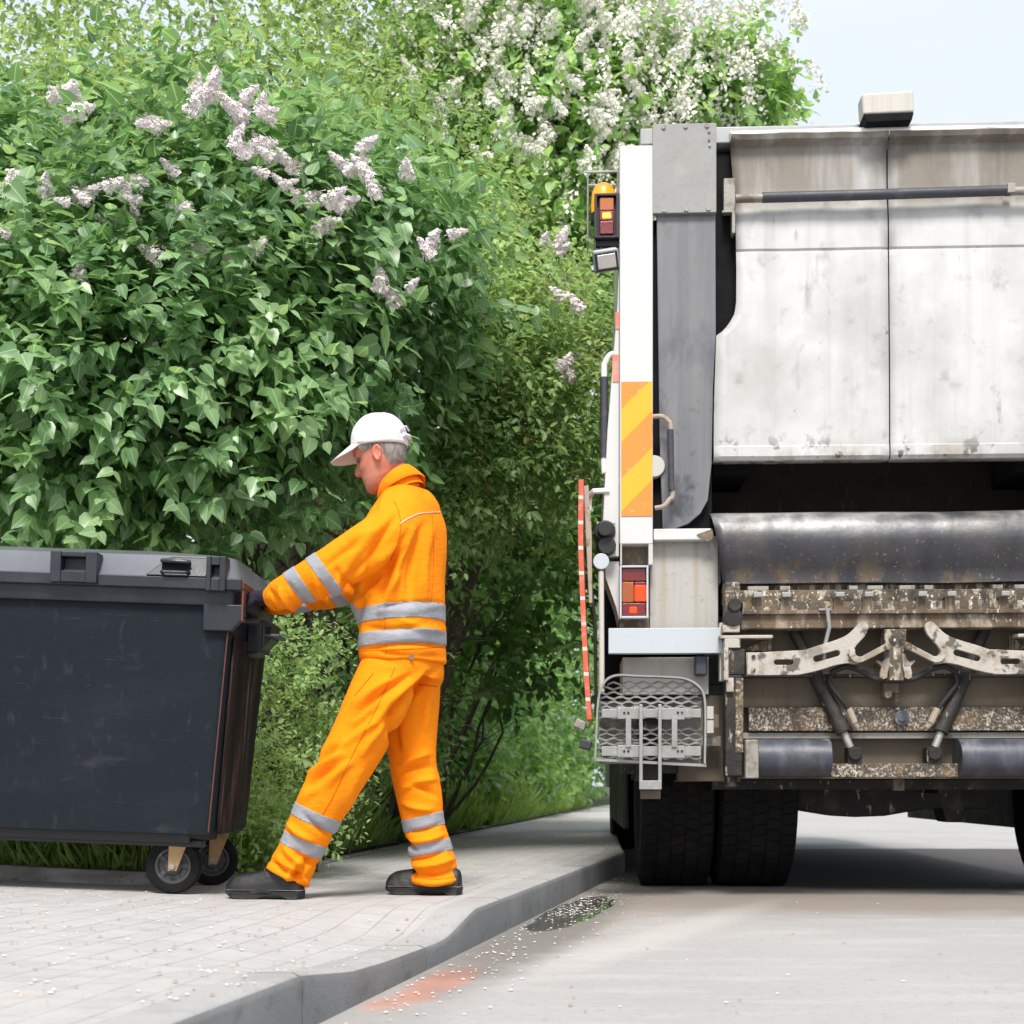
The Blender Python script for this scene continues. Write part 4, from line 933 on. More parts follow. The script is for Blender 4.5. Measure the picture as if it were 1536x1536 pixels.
    b = MB(); b.prism([(q[0], q[1]) for q in lk]+[(q[0], q[1]) for q in lk2[::-1]], -.185, -.163); b.build('guide_link', M['mech_pale'], TR, bevel=.003)
    b = MB(); q = C(832, 760); b.cyl((q[0], -.195, q[1]), (q[0], -.16, q[1]), .016, 12); b.build('link_pin', M['mech'], TR, bevel=.002)
    # small claw under the link
    cl = [C(x, y) for x, y in ((838, 790), (852, 790), (850, 850), (842, 880), (840, 905), (822, 912), (806, 904), (806, 880), (812, 850), (790, 828), (792, 820), (815, 830), (830, 815))]
    b = MB(); b.prism(cl, -.15, -.12); b.build('claw', M['mech_pale'], TR, bevel=.003)
both(bump_)
b = MB(); b.box(tu(1240), -tu(1240), -.12, -.04, tw(1166), tw(1146)); b.build('buffer_bar', M['flecked'], TR, bevel=.004)
b = MB(); b.box(tu(1318), tu(1350), -.12, -.02, tw(975), tw(948)); b.box(tu(1323), tu(1345), -.14, -.02, tw(1024), tw(974)); b.build('centre_bracket', M['mech'], TR, bevel=.004)
b = MB(); b.tube([(tu(1234), -.13, tw(918)), (tu(1237), -.135, tw(945)), (tu(1231), -.13, tw(970)), (tu(1229), -.125, tw(1000))], .0095, 8); b.tube([(tu(1222), -.125, tw(919)), (tu(1240), -.125, tw(919))], .006, 6); b.build('lever_rod', M['galv'], TR)
b = MB(); b.box(tu(1322), tu(1344), -.05, .0, tw(1040), tw(1026)); b.cyl((tu(1326), -.09, tw(1043)), (tu(1326), .0, tw(1043)), .018, 10); b.cyl((tu(1340), -.07, tw(1055)), (tu(1340), .0, tw(1030)), .01, 8)
b.build('centre_fitting', M['recess'], TR)
b = MB(); b.box(tu(1338), tu(1354), -.03, .0, tw(1186), tw(1169)); b.build('tow_tab', M['khaki'], TR, bevel=.002)

# ---- body, chassis, cab and wheels
b = MB(); b.box(-1.2, 1.2, 1.0, 4.7, 1.0, tw(215)); b.build('body', M['post_white'], TR, bevel=.02)
b = MB(); b.box(-1.15, 1.15, .2, 1.0, .95, tw(220)); b.build('body', M['hopper_in'], TR, bevel=.01) if False else None
b = MB()
for s in (-1, 1): b.box(*sorted((s*.36, s*.46)), .35, 6.2, .62, .9)
for y in (.5, 1.4, 2.4, 3.4, 4.4): b.box(-.46, .46, y, y+.12, .6, .88)
b.box(-.78, .78, .3, .42, .50, .95); b.build('chassis', M['mech_dark'], TR)
b = MB(); b.box(-1.1, 1.1, .55, 4.7, .93, 1.02); b.build('body_floor', M['black_gap'], TR)
b = MB(); b.box(-1.1, 1.1, 5.3, 6.2, .42, .6); b.build('engine_tray', M['mech_dark'], TR, bevel=.03)
b = MB(); b.box(-1.1, 1.1, 1.7, 4.4, .55, .92); b.build('tank_bay', M['mech_dark'], TR, bevel=.03)
b = MB(); b.box(-.5, .5, 3.2, 5.25, .42, .545); b.build('gearbox', M['mech_dark'], TR, bevel=.03)
# axle with a shallow bellied casing and spring hangers
b = MB(); pts = [(-.68, .80), (-.68, .40), (-.52, .40), (-.50, .34), (-.44, .34), (-.42, .40), (-.34, .40), (-.26, .385), (-.12, .362), (0, .356), (.15, .362), (.28, .385), (.36, .40), (.44, .40), (.46, .33), (.54, .33), (.56, .40), (.68, .40), (.68, .80)]
b.prism(pts, .78, .98); b.build('axle_casing', M['mech_dark'], TR, bevel=.01)
b = MB(); b.box(-1.02, 1.02, .2, .26, .545, .93); b.build('underrun_plate', M['black_gap'], TR)
b = MB()
for x in (-.40, .40): b = MB(); b.box(x-.05, x+.05, .5, 1.5, .48, .62); b.build('leaf_spring', M['mech_dark'], TR)

def wheel(x0, x1, y, r=.5, lab=None):
    e = empty('wheel', ((x0+x1)/2, y, r), parent=TR)
    w = (x1-x0)/2
    t = MB(); t.lathe_x([(-w*.8, r*.58), (-w*.95, r*.66), (-w, r*.82), (-w*.97, r*.93), (-w*.86, r*.985), (-w*.5, r*.992), (w*.5, r*.992), (w*.86, r*.985), (w*.97, r*.93), (w, r*.82), (w*.95, r*.66), (w*.8, r*.58)], 0, 0, 0, 64)
    nb = 54
    for i in range(nb):
        a = 2*math.pi*i/nb
        for j, xc in enumerate((-.74, -.37, 0, .37, .74)):
            off = (.5 if j % 2 else 0)*2*math.pi/nb
            T = Matrix.Rotation(a+off, 4, 'X'); sk = .006*(1 if j % 2 else -1)
            x_0 = w*(xc-.155); x_1 = w*(xc+.155); h0 = r*.98; h1 = r*1.004 if abs(xc) < .7 else r*.999; q = r*math.pi/nb*.82
            t.hexa([T @ Vector(v_) for v_ in ((x_0, -q+sk, h0), (x_1, -q-sk, h0), (x_0, q+sk, h0), (x_1, q-sk, h0), (x_0, -q+sk, h1), (x_1, -q-sk, h1), (x_0, q+sk, h1), (x_1, q-sk, h1))])
    t.build('tyre', M['tyre'], e, smooth=30)
    h = MB(); h.lathe_x([(-w*.8, r*.6), (-w*.7, r*.56), (-w*.2, r*.5), (-w*.1, r*.2), (-w*.5, r*.18), (-w*.5, .001)], 0, 0, 0, 32); h.lathe_x([(w*.8, r*.6), (w*.7, r*.56), (w*.2, r*.5), (w*.1, r*.2), (w*.5, r*.18), (w*.5, .001)], 0, 0, 0, 32)
    h.build('rim', M['rim'], e)
    return e
wheels_done = 0
for s in (1, -1):
    for (a, c) in (((-1.12, -.75), (-.738, -.345)) if s > 0 else ((-1.25, -.95),)):
        wheel(*sorted((s*a, s*c)), .86)
    if s > 0: wheel(*sorted((s*-1.155, s*-.84)), 5.1)
    b = MB(); b.box(*sorted((s*1.14, s*1.17)), 1.5, 4.6, .27, .95); b.build('shade_skirt', M['black_plastic'], TR, bevel=.01)  # skirts added to block light and darken the road beneath
    b = MB(); b.prism_x([(.25, .55), (.27, 1.0), (1.5, 1.0), (1.5, .9), (.32, .92), (.32, .55)], *sorted((s*-1.17, s*-.40))); b.build('mudguard', M['black_plastic'], TR)
cab = MB(); cab.prism_x([(4.85, .75), (4.85, 2.75), (5.1, 2.85), (6.0, 2.8), (6.25, 1.9), (6.32, 1.3), (6.3, .55), (5.75, .5), (5.7, .95), (5.45, 1.15), (4.9, 1.1)], -1.18, 1.18)
cb = cab.build('cab', M['post_white'], TR, bevel=.03)
M['window'] = mat('window_glass', (.02, .025, .03), .06)
b = MB(); b.hexa([(-1.08, 6.272, 1.75), (1.08, 6.272, 1.75), (-1.08, 6.25, 1.75), (1.08, 6.25, 1.75), (-1.05, 6.045, 2.7), (1.05, 6.045, 2.7), (-1.05, 6.0, 2.7), (1.05, 6.0, 2.7)]); b.build('windscreen', M['window'], cb)
for s in (1, -1):
    b = MB(); b.box(*sorted((s*1.175, s*1.184)), 5.2, 5.95, 1.75, 2.6); b.build('side_window', M['window'], cb)
# ---------------------------------------------------------------- worker
PD = 5.10
HEAD_YAW = 14; YAW = 22
def fr_vec(yaw): 
    c, s = math.cos(R(yaw)), math.sin(R(yaw))
    h = np.array([-c, s, 0]); return h, np.array([-s, -c, 0])   # heading, left
H_, L_ = fr_vec(YAW)
def pp(px, py, d=PD): return np.array(P(px, py, d))
def section(c, a, u, b, v, n=28, pw=2.0):
    """superellipse ring: centre c, half axes a along u, b along v"""
    out = []
    for k in range(n):
        t = 2*math.pi*k/n; ct, st = math.cos(t), math.sin(t)
        out.append(c+u*a*math.copysign(abs(ct)**(2/pw), ct)+v*b*math.copysign(abs(st)**(2/pw), st))
    return out
def add_loft(mb, rings, caps=True):
    n = len(rings[0]); vs = [p_ for r_ in rings for p_ in r_]; fs = []
    for i in range(len(rings)-1):
        for k in range(n): fs.append((i*n+k, i*n+(k+1) % n, (i+1)*n+(k+1) % n, (i+1)*n+k))
    if caps: fs.append(tuple(range(n))[::-1]); fs.append(tuple((len(rings)-1)*n+k for k in range(n)))
    mb.add(vs, fs)
def limb(mb, path, n=24, sub=5, round_=True):
    """path: (px, py, depth, r in the picture plane, r in depth)"""
    pts = catmull([np.array([*pp(a, b, d), ra, rb]) for a, b, d, ra, rb in path], sub)
    rings = []
    for i, q in enumerate(pts):
        t = pts[min(i+1, len(pts)-1)][:3]-pts[max(i-1, 0)][:3]; t = t/np.linalg.norm(t)
        u = np.cross(t, np.array([0, 1, 0])); u /= np.linalg.norm(u); v = np.cross(u, t)
        rings.append(section(q[:3], q[3], u, q[4], v, n))
    if round_:
        for end in (0, -1):
            q = pts[end]; t = (pts[end][:3]-pts[1 if end == 0 else -2][:3]); t /= np.linalg.norm(t)
            u = np.cross(t, np.array([0, 1, 0])); u /= np.linalg.norm(u); v = np.cross(u, t)
            ex = [section(q[:3]+t*q[3]*math.sin(w)*.6, q[3]*math.cos(w), u if end == -1 else -u, q[4]*math.cos(w), v, n) for w in (.6, 1.1, 1.4)]
            # keep ring orientation consistent
            ref = rings[end][0]; 
            ex = [sorted_ring(e, rings[end]) for e in ex]
            rings = rings+ex if end == -1 else ex[::-1]+rings
    add_loft(mb, rings)
def sorted_ring(r_, ref):
    n = len(r_); c = sum(ref)/n; cr = sum(r_)/n
    best = None
    for dr in (1, -1):
        for k in range(n):
            s_ = sum(np.dot(r_[(k+dr*i) % n]-cr, ref[i]-c) for i in range(0, n, 4))
            if best is None or s_ > best[0]: best = (s_, k, dr)
    _, k, dr = best
    return [r_[(k+dr*i) % n] for i in range(n)]
def remesh(mb, voxel, it=4, fac=.5):
    me = bpy.data.meshes.new('tmp'); me.from_pydata([tuple(v) for v in mb.v], [], mb.f)
    bm = bmesh.new(); bm.from_mesh(me)
    # recalc outward per island
    bmesh.ops.recalc_face_normals(bm, faces=bm.faces); bm.to_mesh(me); bm.free()
    o = bpy.data.objects.new('tmp', me); COL.objects.link(o)
    m = o.modifiers.new('r', 'REMESH'); m.mode = 'VOXEL'; m.voxel_size = voxel; m.adaptivity = 0
    if it: s_ = o.modifiers.new('s', 'SMOOTH'); s_.iterations = it; s_.factor = fac
    dg = bpy.context.evaluated_depsgraph_get(); dg.update()
    out = bpy.data.meshes.new_from_object(o.evaluated_get(dg))
    bpy.data.objects.remove(o); bpy.data.meshes.remove(me)
    return out
def getv(me):
    a = np.empty(len(me.vertices)*3); me.vertices.foreach_get('co', a); return a.reshape(-1, 3)
def getn(me):
    a = np.empty(len(me.vertices)*3); me.vertex_normals.foreach_get('vector', a); return a.reshape(-1, 3)
def setv(me, v): me.vertices.foreach_set('co', v.ravel()); me.update()
def proj(v): return 768+v[:, 0]/v[:, 1]*F, HOR-(v[:, 2]-CAM_H)/v[:, 1]*F
def folds(me, segs, noise_amp=.004, nscale=(7, 7, 5), seed=0, both_sides=True):
    """cloth relief: ridges (positive) and creases (negative) along picture-plane segments, plus soft irregularity"""
    v = getv(me); nn = getn(me); x, y = proj(v)
    d = np.zeros(len(v))
    for (x0, y0, x1, y1, w, amp) in segs:
        dx, dy = x1-x0, y1-y0; L2 = dx*dx+dy*dy
        t = ((x-x0)*dx+(y-y0)*dy)/L2; tc_ = np.clip(t, 0, 1)
        # slight bow
        L = math.sqrt(L2); nx_, ny_ = -dy/L, dx/L
        bow = .06*L*np.sin(np.pi*tc_)
        ex, ey = x-(x0+dx*tc_+nx_*bow), y-(y0+dy*tc_+ny_*bow)
        dist = np.sqrt(ex*ex+ey*ey)
        taper = np.clip(np.sin(np.pi*np.clip(tc_*.96+.02, 0, 1)), 0, 1)**.6
        side = 1.0 if both_sides else np.clip(-nn[:, 1]*2, 0, 1)
        d += 3.0*amp*np.exp(-(dist/(w*.85))**2)*taper*side
    if noise_amp:
        for i in range(len(v)):
            q = v[i]
            d[i] += noise_amp*(noise.noise((q[0]*nscale[0]+seed, q[1]*nscale[1], q[2]*nscale[2]))+.5*noise.noise((q[0]*nscale[0]*2.3, q[1]*16, q[2]*nscale[2]*2.3+seed)))
    setv(me, v+nn*d[:, None])
def finish(me, name, mat_, parent, smooth=True):
    me.materials.clear(); me.materials.append(mat_); me.name = name
    if smooth: me.shade_smooth()
    o = bpy.data.objects.new(name, me); COL.objects.link(o); o.parent = parent; return o
def cut_band(me, p1, p2, p3, p4, pred, name, mat_, parent, off=.0022):
    """copy the strip of cloth between two cutting planes, both edge-on to the viewer, and lay it on the garment"""
    bm = bmesh.new(); bm.from_mesh(me)
    A, B, C, D = [Vector(p_) for p_ in (p1, p2, p3, p4)]
    yv = Vector((0, 1, 0))
    n1 = (B-A).cross(yv).normalized(); n2 = (D-C).cross(yv).normalized()
    mid = (A+B+C+D)/4
    if n1.dot(mid-A) < 0: n1 = -n1
    if n2.dot(mid-C) < 0: n2 = -n2
    bmesh.ops.delete(bm, geom=[f for f in bm.faces if not pred(f.calc_center_median())], context='FACES')
    bmesh.ops.bisect_plane(bm, geom=bm.verts[:]+bm.edges[:]+bm.faces[:], plane_co=A, plane_no=n1, clear_inner=True)
    bmesh.ops.bisect_plane(bm, geom=bm.verts[:]+bm.edges[:]+bm.faces[:], plane_co=C, plane_no=n2, clear_inner=True)
    for v_ in bm.verts: v_.co += v_.normal*off
    out = bpy.data.meshes.new(name); bm.to_mesh(out); bm.free()
    o = finish(out, name, mat_, parent)
    m = o.modifiers.new('solid', 'SOLIDIFY'); m.thickness = .0025; m.offset = -1
    return o

W = empty('person', (-.42, PD, .12)); tag(W, 'man in an orange hi-vis suit and white cap walking as he pushes the waste container', 'person')
Winv = Matrix.Translation((.42, -PD, -.12))
def to_person(me): me.transform(Winv)

# -- head in its own frame (f forward, l left, u up), then tilted and placed
HC = pp(569, 684, 5.115); pitch = 19
hf, hl = fr_vec(HEAD_YAW); hu = np.array([0, 0, 1.0])
cp, sp_ = math.cos(R(pitch)), math.sin(R(pitch))
hF = hf*cp-hu*sp_; hU = hu*cp+hf*sp_
def hd(f, l, u): return HC+hF*f+hl*l+hU*u
prof_h = [(-.124, .060, .010, .028), (-.118, .074, .0, .038), (-.106, .083, -.022, .050), (-.093, .0845, -.035, .057), (-.083, .081, -.046, .061), (-.074, .0845, -.052, .063), (-.066, .0835, -.06, .065), (-.058, .0845, -.068, .067), (-.045, .083, -.078, .069),
          (-.03, .083, -.086, .0705), (-.012, .080, -.094, .072), (.003, .078, -.099, .0735), (.018, .086, -.101, .075), (.03, .089, -.1025, .0765), (.055, .086, -.101, .0775), (.078, .076, -.093, .073), (.098, .055, -.074, .059), (.112, .03, -.045, .036), (.118, .008, -.018, .012)]
def head_ring(z, Ff, Bb, Wd, n=64, grow=0):
    out = []
    cx = (Ff+Bb)/2; a = (Ff-Bb)/2+grow
    # fullest width sits a little behind the middle
    for k in range(n):
        t = 2*math.pi*k/n; ct, st = math.cos(t), math.sin(t)
        f = cx+a*math.copysign(abs(ct)**.92, ct); l = (Wd+grow)*math.copysign(abs(st)**.86, st)*(1-.10*max(0, ct)**2)
        if ct > 0 and not grow:
            # nose
            nz = np.interp(z, [-.052, -.046, -.040, -.030, -.015, .0, .014, .024], [0, .008, .026, .0285, .021, .013, .006, 0])
            nw = np.interp(z, [-.046, -.034, -.01, .015], [.017, .0155, .011, .008])
            f += nz*math.exp(-(l/nw)**2)
            # eye sockets, cheekbones, lips, chin
            for s in (1, -1):
                f -= .010*math.exp(-((l-s*.031)/.015)**2-((z-.003)/.011)**2)
                f += .004*math.exp(-((l-s*.045)/.015)**2-((z+.03)/.014)**2)
                f -= .003*math.exp(-((l-s*.05)/.014)**2-((z+.058)/.014)**2)
            f += .0035*math.exp(-(l/.022)**2)*(math.exp(-((z+.0665)/.0045)**2)+math.exp(-((z+.0775)/.005)**2))
            f -= .0045*math.exp(-(l/.028)**2)*math.exp(-((z+.072)/.0022)**2)
        out.append(hd(f, l, z))
    return out
def dense(tab, m_=70):
    t = np.array(tab); zz = np.concatenate([np.linspace(t[0, 0], t[-1, 0], m_)]);
    return [(z, *[float(np.interp(z, t[:, 0], t[:, i])) for i in (1, 2, 3)]) for z in zz]
bd = MB()
add_loft(bd, [head_ring(*q) for q in dense(prof_h)])
# ears
def ear(mb, s):
    ring_ = []; n = 16
    for (ou, sc, dl) in ((0, .55, 0), (0, .9, .005), (0, 1.0, .011), (0, .97, .016), (0, .82, .018), (0, .62, .0135), (0, .3, .0105)):
        r_ = []
        for k in range(n):
            t = 2*math.pi*k/n
            f = -.012+.0175*sc*math.cos(t)*(1+.2*math.sin(t))-.004*math.sin(t); u = -.013+.031*sc*math.sin(t)
            r_.append(hd(f-dl*.35, s*(.070+dl), u))
        ring_.append(r_)
    add_loft(mb, ring_)
ear(bd, 1); ear(bd, -1)
# neck
nk0 = pp(606, 742, 5.13); 
limb(bd, [(585, 704, 5.12, .056, .055), (592, 718, 5.12, .056, .056), (602, 735, 5.125, .062, .068), (607, 755, 5.13, .075, .1)], sub=4, round_=False)
# torso, arms and legs under the clothes
def torso(mb, tab, grow=0, n=36, pw=2.3):
    pts = catmull([np.array([*pp(px, py, d), a, b]) for px, py, d, a, b in tab], 4)
    add_loft(mb, [section(q[:3], q[3]+grow, H_, q[4]+grow, L_, n, pw) for q in pts])
torso(bd, [(604, 1010, 5.10, .115, .15), (602, 950, 5.10, .12, .155), (600, 880, 5.10, .125, .16), (602, 820, 5.10, .12, .175), (606, 780, 5.11, .105, .17), (607, 757, 5.12, .08, .12)])
ARM_N = [(592, 786, 4.945, .07, .07), (560, 815, 4.90, .062, .062), (515, 850, 4.88, .05, .05), (478, 872, 4.90, .046, .046), (430, 893, 4.99, .04, .04), (408, 899, 5.06, .026, .026)]
ARM_F = [(634, 782, 5.28, .07, .07), (600, 820, 5.38, .06, .06), (540, 868, 5.44, .05, .05), (500, 884, 5.46, .045, .045), (440, 900, 5.45, .038, .038), (410, 904, 5.42, .026, .026)]
limb(bd, ARM_N); limb(bd, ARM_F)
LEG_N = [(592, 1008, 5.02, .10, .10), (565, 1060, 5.0, .09, .095), (512, 1145, 4.99, .062, .065), (478, 1215, 5.01, .052, .055), (440, 1295, 5.02, .038, .04), (425, 1325, 5.02, .036, .04)]
LEG_F = [(622, 1008, 5.18, .10, .10), (620, 1070, 5.19, .088, .09), (618, 1150, 5.20, .062, .065), (636, 1220, 5.20, .052, .055), (656, 1300, 5.20, .038, .04), (660, 1325, 5.20, .036, .04)]
limb(bd, LEG_N); limb(bd, LEG_F)
body_me = remesh(bd, .0042, 2, .4)
v = getv(body_me); nb_ = getn(body_me); rel = v-HC
shr = np.clip((-.20-(rel@hU))/.06, 0, 1)
v = v-nb_*(shr*.024)[:, None]; setv(body_me, v)
f_, l_, u_ = rel@hF, rel@hl, rel@hU
red = np.exp(-((u_+.072)/.0085)**2-(l_/.024)**2)*(f_ > .06)*.9
red = np.maximum(red, .65*np.exp(-(((f_-.085)/.03)**2+((u_+.035)/.025)**2+(l_/.03)**2)))
red = np.maximum(red, .5*np.exp(-(((f_+.012)/.02)**2+((u_+.013)/.03)**2))*(abs(l_) > .07))
red = np.maximum(red, .45*np.clip((-.07-u_)/.06, 0, 1)*(u_ > -.3))
stub = np.clip((u_+.02)*-12, 0, 1)*(f_ > -.01)*(u_ > -.13)*.35
dark = np.zeros(len(v))
for s in (1, -1):
    dark = np.maximum(dark, .75*np.exp(-(((l_-s*.031)/.014)**2+((u_-.0015)/.0028)**2))*(f_ > .04))
dark = np.maximum(dark, .6*np.exp(-(((u_+.072)/.0016)**2+(l_/.02)**2))*(f_ > .06))
at = body_me.attributes.new('tint', 'FLOAT_VECTOR', 'POINT'); at.data.foreach_set('vector', np.stack([red, stub, dark], 1).ravel())
skin, n, l = newmat('skin'); p = n['Principled BSDF']
ta = n.new('ShaderNodeAttribute'); ta.attribute_name = 'tint'; sp = n.new('ShaderNodeSeparateXYZ'); l.new(ta.outputs['Vector'], sp.inputs[0])
tc = n.new('ShaderNodeTexCoord')
cc = mixcol(n, l, mask_noise(n, l, tc.outputs['Object'], 25, .4, .65), (.56, .23, .15), (.48, .16, .10))
cc = mixcol(n, l, sp.outputs[0], cc, (.56, .10, .06)); cc = mixcol(n, l, sp.outputs[1], cc, (.36, .2, .16)); cc = mixcol(n, l, sp.outputs[2], cc, (.09, .03, .025))
l.new(cc, p.inputs['Base Color']); p.inputs['Roughness'].default_value = .5; p.inputs['Subsurface Weight'].default_value = .15; p.inputs['Subsurface Radius'].default_value = (.01, .004, .002)
b_ = n.new('ShaderNodeBump'); b_.inputs['Strength'].default_value = .35; b_.inputs['Distance'].default_value = .003
l.new(mask_noise(n, l, tc.outputs['Object'], 60, 0, 1, stretch=(1, 1, 2)), b_.inputs['Height']); l.new(b_.outputs[0], p.inputs['Normal'])
to_person(body_me); finish(body_me, 'body', skin, W)
# eyes and eyebrows
M['eye'] = mat('eye', (.13, .09, .08), .4)
for s in (1, -1):
    b = MB(); c0 = hd(.0615, s*.031, .001)
    for (rr, mt, nm, off) in ((.0118, M['eye'], 'eye', 0),):
        rings = [section(c0+hF*rr*math.sin(a), rr*math.cos(a), hl, rr*math.cos(a), hU, 14) for a in np.linspace(-1.5, 1.5, 9)]
        b = MB(); add_loft(b, rings); o = b.build(nm, mt, None); o.data.transform(Winv); o.parent = W
    b = MB(); add_loft(b, [section(c0+hF*.0112+hF*k, .0048, hl, .0048, hU, 12) for k in (0, .0016)]); o = b.build('iris', M['black_gap'], None); o.data.transform(Winv); o.parent = W
    b = MB(); b.tube([hd(.080, s*.012, .022), hd(.083, s*.028, .027), hd(.072, s*.047, .022)], [.003, .0038, .002], 8); o = b.build('eyebrow', M['hair'], None); o.data.transform(Winv); o.parent = W
# short grey hair round the back and sides under the cap
b = MB(); vs = []; fs = []; zz = np.linspace(-.062, .05, 14); th = np.linspace(R(62), R(298), 44)
for z in zz:
    Ff, Bb, Wd = [float(np.interp(z, [q[0] for q in prof_h], [q[i] for q in prof_h])) for i in (1, 2, 3)]
    for t in th:
        ct, st = math.cos(t), math.sin(t); lim = -.062+.075*max(0, min(1, (ct+.62)/.55))      # hairline rises toward the ear
        zq = max(z, lim); g = .0045*min(1, max(0, (zq-lim)/.02))+.001
        Ff, Bb, Wd = [float(np.interp(zq, [q[0] for q in prof_h], [q[i] for q in prof_h])) for i in (1, 2, 3)]
        cx = (Ff+Bb)/2; a = (Ff-Bb)/2+g
        vs.append(hd(cx+a*math.copysign(abs(ct)**.92, ct)+.0008*noise.noise((t*40, zq*300, 0)), (Wd+g)*math.copysign(abs(st)**.86, st), zq))
for i in range(len(zz)-1):
    for k in range(len(th)-1): a = i*len(th)+k; fs.append((a, a+1, a+len(th)+1, a+len(th)))
b.add(vs, fs); o = b.build('hair', M['hair'], None, smooth=60); o.data.transform(Winv); o.parent = W

# -- cap: crown, brim, button, strap (cap sits level, tipped less than the head)
CC = pp(569, 667, 5.115); ch, cl_ = fr_vec(HEAD_YAW+2); cpt = 3
cF = ch*math.cos(R(cpt))-np.array([0, 0, math.sin(R(cpt))]); cU = np.array([0, 0, math.cos(R(cpt))])+ch*math.sin(R(cpt))
def cd(f, l_, u): return CC+cF*f+cl_*l_+cU*u
cape = empty('cap', (0, 0, 0), parent=W)
b = MB(); rings = []
for a in list(np.linspace(-.10, 1.45, 16)):
    c, s = math.cos(a), math.sin(a)
    q = []
    for k in range(48):
        t = 2*math.pi*k/48; ct, st = math.cos(t), math.sin(t)
        rr = c**.82 if c > 0 else 0
        seam = 1-.006*math.exp(-((t*3/math.pi) % 1-.5)**2*0)*0
        f = -.001+.103*ct*rr; 
        if ct > 0: f += .004*math.sin(a*2)
        if ct < 0: f -= .004*math.sin(a*2)
        pz = .006*abs(math.cos(t*3))*c*s*0
        crease = -.0022*math.exp(-(((t/(math.pi/3)) % 1-.0)/.06)**2)-.0022*math.exp(-(((t/(math.pi/3)) % 1-1.0)/.06)**2)
        f *= (1+crease*9); lw = .088*st*rr*(1+crease*9)
        q.append(cd(f, lw, .112*s-.002+.0035*noise.noise((ct*2.5, st*2.5, a*2))))
    rings.append(q)
add_loft(b, rings, caps=False); b.add([rings[-1][k] for k in range(48)], [tuple(range(48))])
o = b.build('crown', M['cap'], None, smooth=60, solid=.003); o.data.transform(Winv); o.parent = cape
b = MB(); rows = []
for j in range(9):
    t = j/8; q = []
    for k in range(25):
        a = (k/24-.5)*R(128)
        wv = 1-abs(k/24-.5)**2.6*2.6*.9
        f0 = .099*math.cos(a*.98); l0 = .086*math.sin(a)
        ext = .097*t*max(0, math.cos(a*1.28))**.55
        arch = -.020*(l0/.08)**2*(1-.2*t)
        q.append(cd(f0+ext*.90, l0*(1-.02*t), .008+arch-ext*.60-.012*t*t*0))
    rows.append(q)
vs = [x_ for r_ in rows for x_ in r_]; fs = [(j*25+k, j*25+k+1, (j+1)*25+k+1, (j+1)*25+k) for j in range(8) for k in range(24)]
b.add(vs, fs); o = b.build('brim', M['cap'], None, smooth=60, solid=.0045); o.data.transform(Winv); o.parent = cape
b = MB(); b.cyl(cd(.0, 0, .108), cd(.0, 0, .1145), .007, 12); o = b.build('button', M['cap'], None, bevel=.002); o.data.transform(Winv); o.parent = cape
b = MB(); b.tube([cd(-.104, .03, .018), cd(-.112, .0, .018), cd(-.104, -.03, .018)], .008, 8); b.tube([cd(-.098, .042, .032), cd(-.104, .03, .045), cd(-.106, .0, .053), cd(-.104, -.03, .045)], .0035, 8)
o = b.build('strap', M['cap'], None); o.data.transform(Winv); o.parent = cape
for k_ in range(6):
    t_ = k_*math.pi/3+.52; q = []
    for a_ in np.linspace(.02, 1.42, 14):
        rr_ = max(math.cos(a_), 0)**.82; ct, st = math.cos(t_), math.sin(t_); f = -.001+.103*ct*rr_+(.004*math.sin(a_*2) if ct > 0 else -.004*math.sin(a_*2))
        q.append(cd(f*1.012, .088*st*rr_*1.012, .112*math.sin(a_)-.0005+.0035*noise.noise((ct*2.5, st*2.5, a_*2))))
    b = MB(); b.tube(q, .0011, 5); o = b.build('panel_seam', M['cap_seam'], None); o.data.transform(Winv); o.parent = cape

# -- jacket
jk = MB()
torso(jk, [(606, 994, 5.10, .135, .185), (604, 984, 5.10, .140, .190), (601, 955, 5.10, .146, .196), (599, 915, 5.10, .149, .200), (600, 860, 5.10, .146, .202), (605, 815, 5.10, .136, .205), (610, 785, 5.105, .119, .196), (612, 762, 5.11, .098, .160), (611, 745, 5.115, .082, .115), (607, 733, 5.12, .071, .086)], n=40)
limb(jk, [(600, 787, 4.985, .088, .085), (574, 806, 4.925, .088, .082), (545, 824, 4.90, .083, .078), (512, 846, 4.885, .080, .074), (478, 864, 4.90, .073, .07), (445, 882, 4.96, .067, .065), (424, 891, 5.02, .059, .058), (414, 896, 5.05, .052, .053), (407, 899, 5.065, .046, .048)], sub=4, round_=False)
limb(jk, [(628, 780, 5.26, .082, .08), (600, 815, 5.36, .078, .075), (560, 858, 5.42, .074, .07), (515, 882, 5.45, .067, .065), (470, 894, 5.46, .058, .057), (430, 902, 5.45, .05, .05), (404, 905, 5.43, .044, .045)], sub=4)
jm = remesh(jk, .0065, 8, .55)
